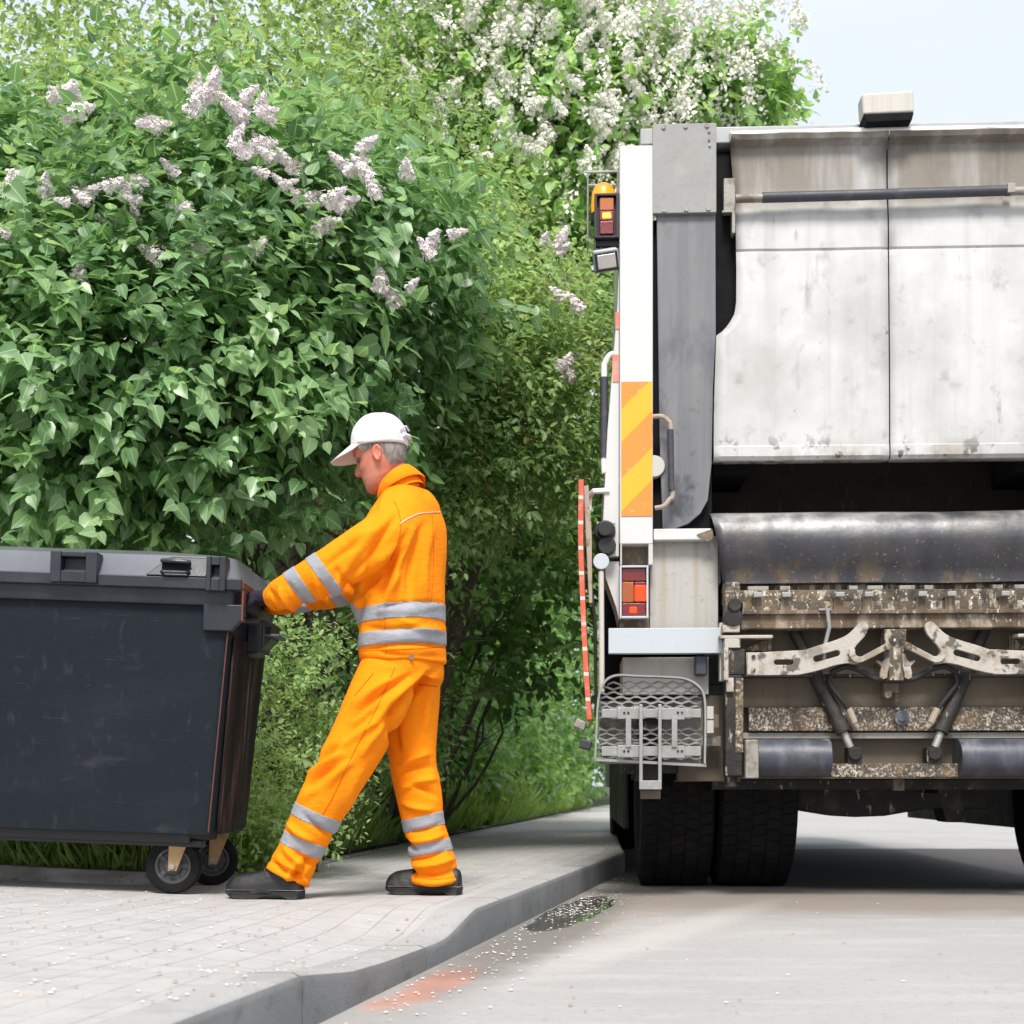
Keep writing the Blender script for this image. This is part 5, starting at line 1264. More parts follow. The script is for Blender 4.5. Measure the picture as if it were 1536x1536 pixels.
folds(jm, [  # x0,y0,x1,y1,width,amp
    (598, 770, 548, 868, 7, -.007), (590, 778, 520, 850, 9, .005), (600, 815, 540, 880, 8, .006), (585, 850, 533, 905, 6, -.009), (560, 880, 528, 912, 6, .006),
    (520, 850, 500, 905, 7, .005), (500, 848, 540, 893, 6, -.005), (470, 858, 492, 910, 6, .004), (430, 872, 470, 915, 5, -.006), (418, 880, 445, 918, 5, .006), (404, 884, 425, 912, 4, -.006),
    (612, 800, 572, 900, 6, -.007), (622, 790, 588, 905, 6, .0065), (636, 786, 612, 905, 6, -.0055), (650, 785, 640, 900, 7, .004), (600, 860, 570, 930, 6, .006),
    (585, 735, 570, 770, 6, .004), (640, 735, 660, 765, 7, .003), (545, 895, 530, 985, 8, -.006), (560, 915, 668, 905, 6, .002), (560, 975, 660, 985, 6, -.004), (545, 940, 640, 936, 5, -.004), (600, 930, 665, 945, 6, .004),
    (560, 795, 520, 815, 9, .005), (540, 815, 490, 850, 7, -.005), (560, 840, 520, 870, 6, -.004), (575, 830, 530, 870, 6, .005), (610, 870, 640, 960, 8, .003),
    (668, 905, 560, 915, 3, -.003), (668, 971, 545, 975, 4, -.005), (668, 994, 545, 998, 5, .004)], noise_amp=.003, seed=3)
to_person_later = []
JD = 5.1
near = lambda c: c.y < 5.2 and c.x < (530-768)/F*c.y
px_ = lambda x, y, d=5.0: pp(x, y, d)
jacket = None
bandspecs = [
    ((463, 845), (503, 899), (478, 836), (517, 889), lambda c: c.y < 5.2 and c.x < (533-768)/F*c.y, 4.9),
    ((430, 868), (464, 917), (447, 857), (482, 909), lambda c: c.y < 5.2 and c.x < (533-768)/F*c.y, 4.97),
    ((463, 858), (503, 906), (478, 846), (517, 896), lambda c: c.y > 5.3 and c.x < (533-768)/F*c.y, 5.45),
    ((420, 882), (450, 926), (436, 872), (467, 918), lambda c: c.y > 5.3 and c.x < (533-768)/F*c.y, 5.45),
    ((527, 922), (670, 906), (530, 942), (670, 930), lambda c: c.x > (524-768)/F*c.y and c.z < .52+(1178-895)/425, 5.1),
    ((530, 957), (670, 947), (536, 976), (670, 967), lambda c: c.x > (524-768)/F*c.y and c.z < .52+(1178-895)/425, 5.1)]
jo = empty('jacket', parent=W)
for (a, b2, c, d, pr, dep) in bandspecs:
    o = cut_band(jm, px_(*a, dep), px_(*b2, dep), px_(*c, dep), px_(*d, dep), pr, 'reflective_band', M['band'], jo); o.data.transform(Winv)
bvh = BVHTree.FromPolygons([tuple(q) for q in getv(jm)], [tuple(p_.vertices) for p_ in jm.polygons])
def onsurf(px, py, lift=.001):
    d = Vector(((px-768)/F, 1, (HOR-py)/F)).normalized(); o_ = Vector((0, 0, CAM_H)); hit, nr, _, _ = bvh.ray_cast(o_, d)
    return hit+nr*lift if hit else None
def seam(pts, r, name, mt, parent, lift=.0005):
    q = [onsurf(a[0], a[1], lift) for a in catmull([(x_, y_, 0) for x_, y_ in pts], 8)]; q = [x_ for x_ in q if x_ is not None]
    if len(q) > 2:
        b = MB(); b.tube(q, r, 6); o = b.build(name, mt, None); o.data.transform(Winv); o.parent = parent
seam([(600, 786), (612, 778), (628, 771), (645, 769), (662, 768)], .0028, 'piping', M['piping'], jo)
seam([(591, 752), (598, 768), (601, 790), (596, 815), (586, 840)], .0014, 'sleeve_seam', M['seam'], jo)
seam([(545, 977), (580, 975), (625, 973), (668, 971)], .0012, 'waist_seam', M['seam'], jo)
seam([(648, 772), (650, 820), (649, 870), (646, 905)], .0012, 'back_seam', M['seam'], jo)
seam([(404, 893), (410, 905), (416, 916)], .0014, 'cuff_seam', M['seam'], jo)
seam([(577, 915), (578, 950), (579, 994)], .0012, 'panel_seam', M['seam'], jo)
q = onsurf(617, 986, .002)
if q: b = MB(); b.tube([q, q+Vector((0, -.004, 0))], .009, 12); o = b.build('press_stud', M['galv_dirty'], None); o.data.transform(Winv); o.parent = jo
to_person(jm); finish(jm, 'jacket_shell', M['orange'], jo)
# collar: a standing, folded ring leaning forward with the neck
ax = pp(590, 716, 5.12)-pp(606, 740, 5.125); ax /= np.linalg.norm(ax)
uu = np.cross(ax, L_); uu /= np.linalg.norm(uu)
if uu@H_ < 0: uu = -uu
b = MB(); rings = []
base = pp(606, 741, 5.125)
for (h_, ra, rb) in ((-.005, .080, .084), (.012, .079, .082), (.03, .077, .078), (.048, .073, .072), (.057, .070, .069), (.060, .066, .066), (.055, .063, .063), (.03, .064, .066), (-.01, .066, .07)):
    q = []
    for k in range(36):
        t = 2*math.pi*k/36; fz = math.cos(t)
        hh = h_*(1.0+.25*(-fz)) - (.012 if fz > .8 and h_ > .03 else 0)
        q.append(base+ax*hh+uu*ra*math.cos(t)+L_*rb*math.sin(t))
    rings.append(q)
add_loft(b, rings, caps=False); o = b.build('collar', M['orange'], None, smooth=60); o.data.transform(Winv); o.parent = jo
b = MB(); rings = []       # outer collar leaf folded down
for (h_, ra, rb) in ((.055, .073, .072), (.058, .078, .077), (.040, .088, .089), (.016, .097, .099), (.012, .095, .097), (.03, .085, .086), (.05, .076, .075)):
    q = []
    for k in range(36):
        t = R(38)+(2*math.pi-R(76))*k/35; fz = math.cos(t)
        q.append(base+ax*h_*(1.0+.25*(-fz))+uu*ra*math.cos(t)+L_*rb*math.sin(t))
    rings.append(q)
vs = [x_ for r_ in rings for x_ in r_]; m_ = len(rings)
fs = [(j*36+k, j*36+k+1, ((j+1) % m_)*36+k+1, ((j+1) % m_)*36+k) for j in range(m_) for k in range(35)]
b.add(vs, fs); o = b.build('collar', M['orange'], None, smooth=60); o.data.transform(Winv); o.parent = jo

# -- trousers
tr = MB()
torso(tr, [(606, 1022, 5.10, .125, .17), (606, 1005, 5.10, .128, .175), (606, 985, 5.10, .122, .172), (606, 965, 5.10, .110, .16)], n=36)
limb(tr, [(586, 1008, 5.02, .112, .105), (567, 1050, 5.0, .112, .108), (541, 1105, 4.99, .104, .10), (512, 1155, 4.985, .098, .096), (487, 1200, 4.995, .091, .09), (466, 1243, 5.01, .082, .084), (449, 1280, 5.02, .077, .080), (436, 1303, 5.02, .080, .082), (430, 1316, 5.02, .080, .082)], sub=4, round_=False)
limb(tr, [(621, 1010, 5.18, .098, .10), (620, 1050, 5.19, .096, .10), (618, 1100, 5.20, .092, .097), (620, 1150, 5.20, .086, .092), (629, 1195, 5.20, .084, .088), (635, 1235, 5.20, .076, .083), (645, 1275, 5.20, .081, .082), (651, 1305, 5.20, .086, .086), (652, 1326, 5.20, .088, .086)], sub=4, round_=False)
tm = remesh(tr, .0065, 8, .55)
folds(tm, [
    (650, 1008, 575, 1095, 7, -.012), (640, 1010, 555, 1090, 8, .008), (622, 1012, 535, 1075, 7, -.006), (600, 1015, 530, 1060, 8, .006), (590, 1050, 520, 1115, 8, -.005), (600, 1070, 540, 1135, 7, .006), (570, 1080, 500, 1135, 7, .005),
    (508, 1120, 468, 1150, 7, -.007), (520, 1130, 462, 1163, 7, .006), (505, 1150, 460, 1185, 6, -.006), (530, 1140, 490, 1180, 7, .005), (545, 1150, 520, 1220, 9, .003), (480, 1180, 450, 1205, 7, .004),
    (455, 1222, 500, 1255, 5, -.006), (432, 1236, 470, 1262, 5, .007), (440, 1276, 478, 1298, 5, -.006), (425, 1270, 460, 1300, 6, .007), (405, 1290, 460, 1318, 5, -.007), (470, 1288, 440, 1325, 5, -.006), (455, 1285, 430, 1320, 5, .007), (415, 1285, 440, 1310, 5, .004), (450, 1300, 462, 1330, 4, .006),
    (590, 1060, 598, 1130, 8, -.008), (648, 1030, 640, 1100, 8, .004), (645, 1130, 600, 1150, 6, .006), (650, 1150, 595, 1160, 6, -.007), (655, 1168, 600, 1185, 6, .006), (655, 1195, 615, 1175, 5, -.006), (605, 1205, 650, 1215, 5, .006),
    (612, 1248, 660, 1236, 4, -.006), (618, 1262, 665, 1252, 5, .008), (600, 1255, 625, 1275, 4, -.007), (612, 1290, 670, 1275, 4, -.006), (620, 1300, 680, 1288, 5, .009), (607, 1290, 622, 1312, 4, -.01), (625, 1312, 685, 1305, 4, -.006), (620, 1322, 688, 1318, 4, .006)], noise_amp=.003, seed=9)
to_ = empty('trousers', parent=W)
for (a, b2, c, d, pr, dep) in [
    ((441, 1201), (509, 1231), (434, 1218), (500, 1250), lambda c: c.x < (545-768)/F*c.y and c.z < .5, 5.0),
    ((424, 1244), (490, 1271), (420, 1262), (480, 1289), lambda c: c.x < (545-768)/F*c.y and c.z < .5, 5.0),
    ((597, 1232), (662, 1217), (601, 1250), (665, 1236), lambda c: c.x > (570-768)/F*c.y and c.z < .5, 5.2),
    ((605, 1270), (678, 1256), (610, 1286), (680, 1274), lambda c: c.x > (570-768)/F*c.y and c.z < .5, 5.2)]:
    o = cut_band(tm, px_(*a, dep), px_(*b2, dep), px_(*c, dep), px_(*d, dep), pr, 'reflective_band', M['band'], to_); o.data.transform(Winv)
bvh = BVHTree.FromPolygons([tuple(q) for q in getv(tm)], [tuple(p_.vertices) for p_ in tm.polygons])
seam([(628, 1027), (642, 1028), (656, 1030)], .0018, 'pocket_edge', M['seam'], to_)
seam([(592, 1002), (566, 1060), (530, 1130), (502, 1190), (483, 1224)], .0013, 'side_seam', M['seam'], to_)
seam([(410, 1292), (430, 1301), (455, 1312)], .0012, 'hem_seam', M['seam'], to_)
seam([(620, 1315), (650, 1319), (684, 1316)], .0012, 'hem_seam', M['seam'], to_)
seam([(560, 1010), (547, 1026), (532, 1044)], .0016, 'pocket_edge', M['seam'], to_)
to_person(tm); finish(tm, 'trouser_legs', M['orange'], to_)

# -- boots
def boot(px, depth, s=1, toe=0):
    """built along the heading: heel at the right, toe at the left"""
    e = empty('boot', parent=W)
    c = pp(px, 1348, depth); c[2] = .12+.002
    h, lf = fr_vec(12)
    def q(f, l_, u): return c+h*f+lf*l_+np.array([0, 0, 1.0])*u
    b = MB(); rings = []
    for (f, w, z0, z1) in ((-.112, .022, .03, .075), (-.107, .034, .022, .09), (-.08, .040, .018, .104), (-.045, .040, .018, .116), (-.01, .041, .018, .113), (.03, .045, .018, .103), (.07, .050, .018, .093), (.105, .052, .018, .089), (.135, .050, .018, .083), (.155, .042, .020, .070), (.169, .024, .026, .050)):
        r_ = []
        for k in range(20):
            t = 2*math.pi*k/20; ct, st = math.cos(t), math.sin(t)
            zc = z0 if st < 0 else z0+(z1-z0)*abs(st)**.75
            r_.append(q(f, w*math.copysign(abs(ct)**.75, ct)*(1-.25*max(0, st)), zc-(.004 if st < 0 else 0)*abs(st)))
        rings.append(r_)
    add_loft(b, rings)
    b.tube([q(-.055, 0, .07), q(-.045, 0, .10), q(-.035, 0, .135)], [.036, .036, .033], 16)
    me = remesh(b, .005, 3); to_person(me); finish(me, 'upper', M['boot'], e)
    b = MB(); rings = []
    out = [(-.114, .02), (-.105, .034), (-.07, .041), (-.048, .040), (-.046, .040), (-.01, .0385), (.014, .038), (.016, .038), (.05, .044), (.09, .051), (.125, .051), (.15, .042), (.168, .022)]
    poly = [(f, w) for f, w in out]+[(f, -w) for f, w in out[::-1]]
    for (z, g) in ((.0, -.006), (.004, -.002), (.016, -.001), (.020, .001), (.026, .000), (.030, -.004)):
        rings.append([q(f*(1+g*8 if abs(f) > .1 else 1), w+math.copysign(g, w), z+(.012*((f-.1)/.07) ** 2 if f > .1 and z < .01 else 0)+(.010 if -.055 < f < .02 and z < .002 else 0)) for f, w in poly])
    add_loft(b, rings); o = b.build('sole', M['sole'], e, smooth=40); o.data.transform(Winv)
    b = MB()
    for f in (.0, .02, .04): b.tube([q(f, .03, .095-f*.45), q(f+.004, .012, .112-f*.45), q(f, -.012, .112-f*.45), q(f, -.03, .095-f*.45)], .0028, 6)
    o = b.build('laces', M['grip'], e); o.data.transform(Winv)
    b = MB(); b.add([tuple(q(f*1.0, w+math.copysign(.001, w), .029)) for f, w in poly]+[tuple(q(f, w+math.copysign(.001, w), .0315)) for f, w in poly], [(i, (i+1) % len(poly), (i+1) % len(poly)+len(poly), i+len(poly)) for i in range(len(poly))]); o = b.build('welt', M['galv_dirty'], e, smooth=0, solid=.002); o.data.transform(Winv)
boot(409, 5.02); boot(647, 5.20)

# -- gloved hands: palm plus four curled fingers and a thumb, closed over the rim strip of the container
def hand(px, py, dep, name='glove', side=1):
    c = pp(px, py, dep); X = np.array([-1.0, 0, 0]); Z = np.array([0, 0, 1.0]); Y = np.array([0, -side*1.0, 0])
    b = MB()
    def q(f, u, v): return c+X*f+Z*u+Y*v
    # palm (from wrist at right to knuckles at left)
    secs = [(-.045, .026, .030, 0), (-.02, .028, .036, 0), (.01, .024, .043, -.002), (.035, .018, .044, -.004), (.05, .014, .042, -.008)]
    add_loft(b, [section(q(f, o_, 0), a, Z, w, Y, 16, 2.4) for f, a, w, o_ in secs])
    for i, (v_, L, r_) in enumerate(((.032, .9, .0095), (.0105, 1.0, .0100), (-.0115, .95, .0096), (-.033, .78, .0085))):
        pts = catmull([q(.036, -.004, v_), q(.036+.034*L, -.010, v_*1.02), q(.036+.044*L, -.036*L, v_*1.02), q(.036+.022*L, -.056*L, v_), q(.036-.0*L, -.052*L, v_*.98)], 3)
        n_ = len(pts); b.tube(pts, [r_*(1.08-.3*k/n_) for k in range(n_)], 10)
    pts = catmull([q(-.01, -.008, .030), q(.012, -.028, .040), q(.032, -.044, .034), q(.048, -.050, .022)], 3)
    b.tube(pts, [.0135, .013, .0125, .012, .0115, .011, .0105, .010, .009, .008][:len(pts)], 10)
    add_loft(b, [section(q(f, 0, 0), a, Z, a*1.05, Y, 16) for f, a in ((-.13, .036), (-.09, .035), (-.055, .032), (-.04, .029))])
    me = remesh(b, .0034, 2, .4); to_person(me); finish(me, name, M['glove'], W)
hand(380, 897, 5.13); hand(384, 900, 5.40, side=-1)
# ---------------------------------------------------------------- planting
def leafmat(name, dark, mid, light, rough=.42, trans=.22, spec=.5):
    m, n, l = newmat(name); p = n['Principled BSDF']
    a = n.new('ShaderNodeAttribute'); a.attribute_name = 'leaf'; sp = n.new('ShaderNodeSeparateXYZ'); l.new(a.outputs['Vector'], sp.inputs[0])
    r = n.new('ShaderNodeValToRGB'); e = r.color_ramp.elements; e[0].color = c4(dark); e[1].color = c4(light); e[1].position = 1
    k = e.new(.5); k.color = c4(mid); l.new(sp.outputs[2], r.inputs[0])
    # midrib and side veins
    ab = n.new('ShaderNodeMath'); ab.operation = 'ABSOLUTE'; l.new(sp.outputs[1], ab.inputs[0])
    mr = n.new('ShaderNodeMapRange'); mr.inputs[1].default_value = .035; mr.inputs[2].default_value = .0; mr.inputs[3].default_value = 0; mr.inputs[4].default_value = .6; l.new(ab.outputs[0], mr.inputs[0])
    cc = mixcol(n, l, mr.outputs[0], r.outputs[0], tuple(min(1, x*1.8+.02) for x in light))
    l.new(cc, p.inputs['Base Color']); p.inputs['Roughness'].default_value = rough; p.inputs['Specular IOR Level'].default_value = spec
    tr = n.new('ShaderNodeBsdfTranslucent'); hs = n.new('ShaderNodeHueSaturation'); hs.inputs['Hue'].default_value = .47; hs.inputs['Saturation'].default_value = 1.15; hs.inputs['Value'].default_value = 1.9
    l.new(cc, hs.inputs['Color']); l.new(hs.outputs[0], tr.inputs['Color'])
    mx = n.new('ShaderNodeMixShader'); mx.inputs[0].default_value = trans; l.new(p.outputs[0], mx.inputs[1]); l.new(tr.outputs[0], mx.inputs[2])
    l.new(mx.outputs[0], n['Material Output'].inputs['Surface'])
    return m
M['lilac_leaf'] = leafmat('lilac_leaf', (.08, .175, .065), (.155, .285, .12), (.29, .44, .21), .38, .38, .7)
M['lilac_far'] = leafmat('lilac_far_leaf', (.13, .25, .075), (.22, .38, .13), (.33, .5, .20), .45, .42)
M['fine_leaf'] = leafmat('fine_leaf', (.12, .22, .075), (.21, .33, .125), (.34, .46, .19), .5, .42)
M['tree_leaf'] = leafmat('tree_leaf', (.11, .2, .07), (.19, .30, .11), (.31, .42, .17), .5, .42)
M['dark_leaf'] = leafmat('dark_leaf', (.065, .15, .045), (.12, .24, .07), (.2, .34, .11), .5, .4)
M['grass'] = leafmat('grass_blade', (.12, .22, .05), (.21, .35, .08), (.34, .46, .15), .5, .3)
M['weed'] = leafmat('weed_leaf', (.09, .19, .04), (.15, .28, .065), (.24, .40, .10), .5, .3)
M['bark'] = mat('bark', (.09, .07, .052), .9, layers=[((.19, .16, .12), 9, (2, 2, .5), .5, .66, .7), ((.05, .07, .03), 4, (1, 1, 1), .5, .66, .5)], bump=(40, .5, (2, 2, .5)))
M['blossom'] = mat('blossom_pink_white', (.80, .70, .72), .8, layers=[((.88, .85, .85), 90, (1, 1, 1), .42, .58, .9), ((.42, .27, .16), 22, (1, 1, 1), .58, .68, .7)])
M['blossom_white'] = mat('blossom_white', (.80, .79, .71), .8, layers=[((.62, .62, .46), 20, (1, 1, 1), .5, .66, .6), ((.84, .83, .80), 40, (1, 1, 1), .5, .6, .7)])
M['seedhead'] = mat('seedhead', (.24, .15, .07), .9, layers=[((.36, .26, .12), 9, (1, 1, 1), .45, .6, .7)])
HEART_V = np.array([(0, 0, 0), (.3, 0, .0), (.65, 0, -.03), (1, 0, -.12), (-.06, .17, .05), (.09, .36, .08), (.40, .37, .07), (.72, .19, .0), (-.06, -.17, .05), (.09, -.36, .08), (.40, -.37, .07), (.72, -.19, .0)])
HEART_F = [(0, 5, 4), (0, 1, 6, 5), (1, 2, 7, 6), (2, 3, 7), (0, 8, 9), (0, 9, 10, 1), (1, 10, 11, 2), (2, 11, 3)]
OVAL_V = np.array([(0, 0, 0), (.5, 0, -.03), (1, 0, -.12), (.3, .25, .05), (.68, .21, .02), (.3, -.25, .05), (.68, -.21, .02)])
OVAL_F = [(0, 1, 4, 3), (1, 2, 4), (0, 5, 6, 1), (1, 6, 2)]
QUAD_V = np.array([(0, 0, 0), (.45, .27, .05), (1, 0, -.08), (.45, -.27, .05)])
QUAD_F = [(0, 2, 1), (0, 3, 2)]
def norm(a): return a/np.maximum(np.linalg.norm(a, axis=1, keepdims=True), 1e-9)
def leaves(name, pos, a, nrm, size, var, mt, parent, tmpl='heart', width=1.0):
    TV, TF = {'heart': (HEART_V, HEART_F), 'oval': (OVAL_V, OVAL_F), 'quad': (QUAD_V, QUAD_F)}[tmpl]
    N = len(pos); k = len(TV)
    a = norm(a); b = norm(np.cross(nrm, a)); c = np.cross(a, b)
    co = pos[:, None, :]+size[:, None, None]*(TV[None, :, 0:1]*a[:, None, :]+TV[None, :, 1:2]*width*b[:, None, :]+TV[None, :, 2:3]*c[:, None, :])
    co = co.reshape(-1, 3)
    flat = np.concatenate([np.array(f) for f in TF]); lens = np.array([len(f) for f in TF])
    loops = (flat[None, :]+(np.arange(N)*k)[:, None]).ravel(); lt = np.tile(lens, N); ls = np.concatenate([[0], np.cumsum(lt)[:-1]])
    me = bpy.data.meshes.new(name); me.vertices.add(N*k); me.vertices.foreach_set('co', co.ravel().astype(np.float32))
    me.loops.add(len(loops)); me.loops.foreach_set('vertex_index', loops.astype(np.int32))
    me.polygons.add(len(lt)); me.polygons.foreach_set('loop_start', ls.astype(np.int32)); 
    try: me.polygons.foreach_set('loop_total', lt.astype(np.int32))
    except Exception: pass
    me.update(calc_edges=True); me.validate()
    at = me.attributes.new('leaf', 'FLOAT_VECTOR', 'POINT')
    val = np.empty((N, k, 3)); val[:, :, 0] = TV[None, :, 0]; val[:, :, 1] = TV[None, :, 1]; val[:, :, 2] = var[:, None]
    at.data.foreach_set('vector', val.reshape(-1).astype(np.float32))
    me.shade_smooth(); me.materials.append(mt)
    o = bpy.data.objects.new(name, me); COL.objects.link(o); o.parent = parent; return o
def shoots(clumps, rs, front=.3):
    """clumps: (cx,cy,cz, rx,ry,rz, number of shoots). Returns base points, outward directions, clump index"""
    B, D = [], []
    for (cx, cy, cz, rx, ry, rz, n) in clumps:
        d = norm(rs.normal(size=(int(n*2.2), 3)))
        keep = rs.random(len(d)) < np.where(d[:, 1] > .35, front, 1.0)*np.where(d[:, 2] < -.75, .35, 1)
        d = d[keep][:n]
        ff = np.array([noise.noise((q[0]*2.2+cx*3, q[1]*2.2+cy, q[2]*2.2+cz*2)) for q in d])
        ff2 = np.array([noise.noise((q[0]*5+cy*3, q[1]*5+cx, q[2]*5+cz)) for q in d])
        rad = (1-.42*rs.random(len(d))**1.6)*(1+.34*ff+.28*ff2)
        B.append(np.array([cx, cy, cz])+d*np.array([rx, ry, rz])*rad[:, None]); D.append(norm(d/np.array([rx, ry, rz])))
    return np.concatenate(B), np.concatenate(D)
def foliage(name, clumps, mt, parent, seed, size=(.08, .025), per=8, L=.28, tmpl='heart', front=.3, droop=.5, width=1.0, tone=0, pair=True, keep=None, up=.35):
    rs = np.random.RandomState(seed)
    B, D = shoots(clumps, rs, front)
    if keep is not None: m_ = keep(B); B, D = B[m_], D[m_]
    S_ = norm(D*.8+np.array([0, 0, up])+rs.normal(size=D.shape)*.45)
    Ls = L*(.6+.8*rs.random(len(B))); svar = rs.normal(size=len(B))*.16
    p1 = norm(np.cross(S_, np.array([0, 0, 1.0])+rs.normal(size=S_.shape)*.2)); p2 = np.cross(S_, p1)
    P0, A, Nn, V_, Z_ = [], [], [], [], []
    lowf = np.array([.55*noise.noise((q[0]*1.5, q[1]*1.5, q[2]*1.5+seed)) for q in B])
    for k in range(per):
        t = (k//2+.6)/(per/2) if pair else (k+.5)/per
        ang = (k//2)*1.5708*.9+(math.pi if k % 2 else 0)
        rad = p1*math.cos(ang)+p2*math.sin(ang)
        pos = B+S_*(Ls*t)[:, None]+rs.normal(size=B.shape)*.012
        a = norm(rad*.85+S_*.35+D*.35+np.array([0, 0, -droop])+rs.normal(size=B.shape)*.28)
        nn_ = norm(np.array([0, 0, .85])+D*.65+rs.normal(size=B.shape)*.32)
        sz = (size[0]+size[1]*rs.normal(size=len(B)))*(1.1-.35*t); sz = np.clip(sz, size[0]*.45, size[0]*1.7)
        P0.append(pos+rad*.012); A.append(a); Nn.append(nn_); V_.append(np.clip(.42+tone+lowf+svar+.22*(t-.5)+rs.normal(size=len(B))*.14, 0, 1)); Z_.append(sz)
    return leaves(name, np.concatenate(P0), np.concatenate(A), np.concatenate(Nn), np.concatenate(Z_), np.concatenate(V_), mt, parent, tmpl, width)
def stems(name, base, tips, parent, r0=.03, seed=1, mt=None, twigs=True, spread=.25):
    rg = random.Random(seed); b = MB()
    for (t, rr) in tips:
        bx_ = Vector(base)+Vector((rg.gauss(0, spread), rg.gauss(0, spread*.6), 0)); t = Vector(t)
        m1 = bx_.lerp(t, .33)+Vector((rg.gauss(0, .12), rg.gauss(0, .12), .12)); m2 = bx_.lerp(t, .68)+Vector((rg.gauss(0, .15), rg.gauss(0, .15), .1))
        pts = catmull([bx_, m1, m2, t], 5); n_ = len(pts)
        pts = [Vector(q)+Vector((rg.gauss(0, .012), rg.gauss(0, .012), 0)) for q in pts]
        b.tube(pts, [rr*(1-.75*i/n_) for i in range(n_)], 7)
        if twigs:
            for j in range(5):
                i = rg.randint(n_//3, n_-2); p0 = pts[i]; dr = Vector((rg.gauss(0, 1), rg.gauss(0, .8), rg.uniform(.1, 1.1))).normalized()*rg.uniform(.35, .8)
                b.tube([p0, p0+dr*.5+Vector((0, 0, .04)), p0+dr], [rr*.35, rr*.22, rr*.08], 5)
    return b.build(name, mt or M['bark'], parent, smooth=60)
# flower panicles: cones of small four-petalled florets, shared meshes
def panicle_mesh(name, mt, L, r, n, seed, fs=.008):
    rg = random.Random(seed); b = MB()
    for i in range(n):
        t = rg.random()**1.3; a = rg.uniform(0, 6.283); rad = r*(1-t)**.6*(.5+.65*rg.random())*(1 if t > .06 else .7)*(1+.25*math.sin(a*3+t*17))
        c = Vector((rad*math.cos(a), rad*math.sin(a), t*L)); nr = Vector((math.cos(a), math.sin(a), .35+t*.6)).normalized()
        u = nr.orthogonal().normalized(); v_ = nr.cross(u); q = rg.uniform(0, 1.57); s = fs*rg.uniform(.7, 1.2)
        u2 = u*math.cos(q)+v_*math.sin(q); v2 = nr.cross(u2)
        b.add([c, c+(u2*.9+v2*.35)*s+nr*s*.25, c+(u2*.35+v2*.9)*s+nr*s*.25, c+(v2*.9-u2*.35)*s+nr*s*.2, c+(v2*.35-u2*.9)*s+nr*s*.25, c+(-u2*.9-v2*.35)*s+nr*s*.25, c+(-u2*.35-v2*.9)*s+nr*s*.2, c+(-v2*.9+u2*.35)*s+nr*s*.25, c+(-v2*.35+u2*.9)*s+nr*s*.25],
              [(0, 1, 2), (0, 3, 4), (0, 5, 6), (0, 7, 8)])
    b.tube([(0, 0, -.03), (0, 0, L*.9)], [.003, .001], 4)
    me = bpy.data.meshes.new(name); me.from_pydata(b.v, [], b.f); me.materials.append(mt); return me
def panicles(parent, pts, meshes, seed, sc=(.8, 1.3), lean=.7, name='flower_panicle'):
    rg = random.Random(seed)
    for (x, y, z) in pts:
        o = bpy.data.objects.new(name, rg.choice(meshes)); COL.objects.link(o); o.parent = parent
        o.location = (x, y, z); d = Vector((rg.gauss(0, lean), rg.gauss(-.3, lean*.5), rg.uniform(.35, 1))).normalized()
        o.rotation_euler = d.to_track_quat('Z', 'Y').to_euler(); s = rg.uniform(*sc); o.scale = (s, s, s*rg.uniform(.85, 1.2))
PK = [panicle_mesh('flower_panicle', M['blossom'], .125, .044, 150, i, .0125) for i in range(3)]
WH = [panicle_mesh('flower_panicle', M['blossom_white'], .17, .06, 130, 10+i, .015) for i in range(3)]
def pc(px, py, d, rx, ry, rz, n): q = P(px, py, d); return (q.x, q.y, q.z, rx, ry, rz, n)

# ---- 1 big pink-white lilac behind the container
t = empty('lilac_bush', (-1.75, 7.9, .2)); tag(t, 'big-leaved lilac bush with pale pink flower spikes, standing behind the waste container', 'bush')
off = Vector((1.75, -7.9, -.2))
def loc(cl): return [(c[0]+off.x, c[1]+off.y, c[2]+off.z, *c[3:]) for c in cl]
cA_ = [pc(110, 215, 7.2, .2, .3, .2, 36), pc(330, 200, 7.2, .24, .3, .24, 50), pc(395, 225, 7.2, .2, .3, .2, 36), pc(225, 240, 7.3, .2, .3, .18, 26), pc(500, 270, 7.4, .2, .3, .2, 30), pc(35, 270, 7.2, .2, .3, .2, 30), pc(60, 560, 6.7, .75, .7, .62, 330), pc(255, 560, 6.6, .62, .65, .5, 300), pc(430, 560, 6.9, .55, .6, .55, 260), pc(110, 420, 6.9, .75, .7, .5, 300), pc(330, 420, 6.9, .7, .7, .55, 320),
      pc(520, 400, 7.1, .55, .6, .5, 260), pc(600, 430, 7.4, .4, .5, .45, 150), pc(120, 720, 6.6, .6, .6, .33, 220), pc(330, 710, 6.7, .42, .5, .42, 170), pc(450, 700, 7.1, .3, .4, .38, 90), pc(20, 760, 6.8, .5, .5, .35, 120),
      pc(90, 330, 7.3, .6, .7, .42, 130), pc(300, 330, 7.3, .5, .6, .4, 130), pc(480, 340, 7.5, .45, .5, .36, 110), pc(600, 370, 7.7, .4, .5, .36, 100), pc(20, 330, 7.2, .3, .4, .3, 60), pc(-150, 500, 7.0, .9, .8, 1.1, 420), pc(-160, 330, 7.4, .8, .8, .5, 160), pc(560, 540, 7.3, .35, .45, .4, 110)]
cA = [(c[0], c[1], c[2], c[3]*.94, c[4], c[5]*.9, int(c[6]*(.82 if c[2] < 2.9 else .52))) for c in cA_]
foliage('foliage', loc(cA), M['lilac_leaf'], t, 11, (.083, .025), 10, .38, 'heart', .22, .5)
stems('stems', (0.25, 0.1, -.1), [((c[0]+off.x, c[1]+off.y+.1, c[2]+off.z), .028) for c in cA[:16]], t, seed=4)
fl = []
rg = random.Random(8)
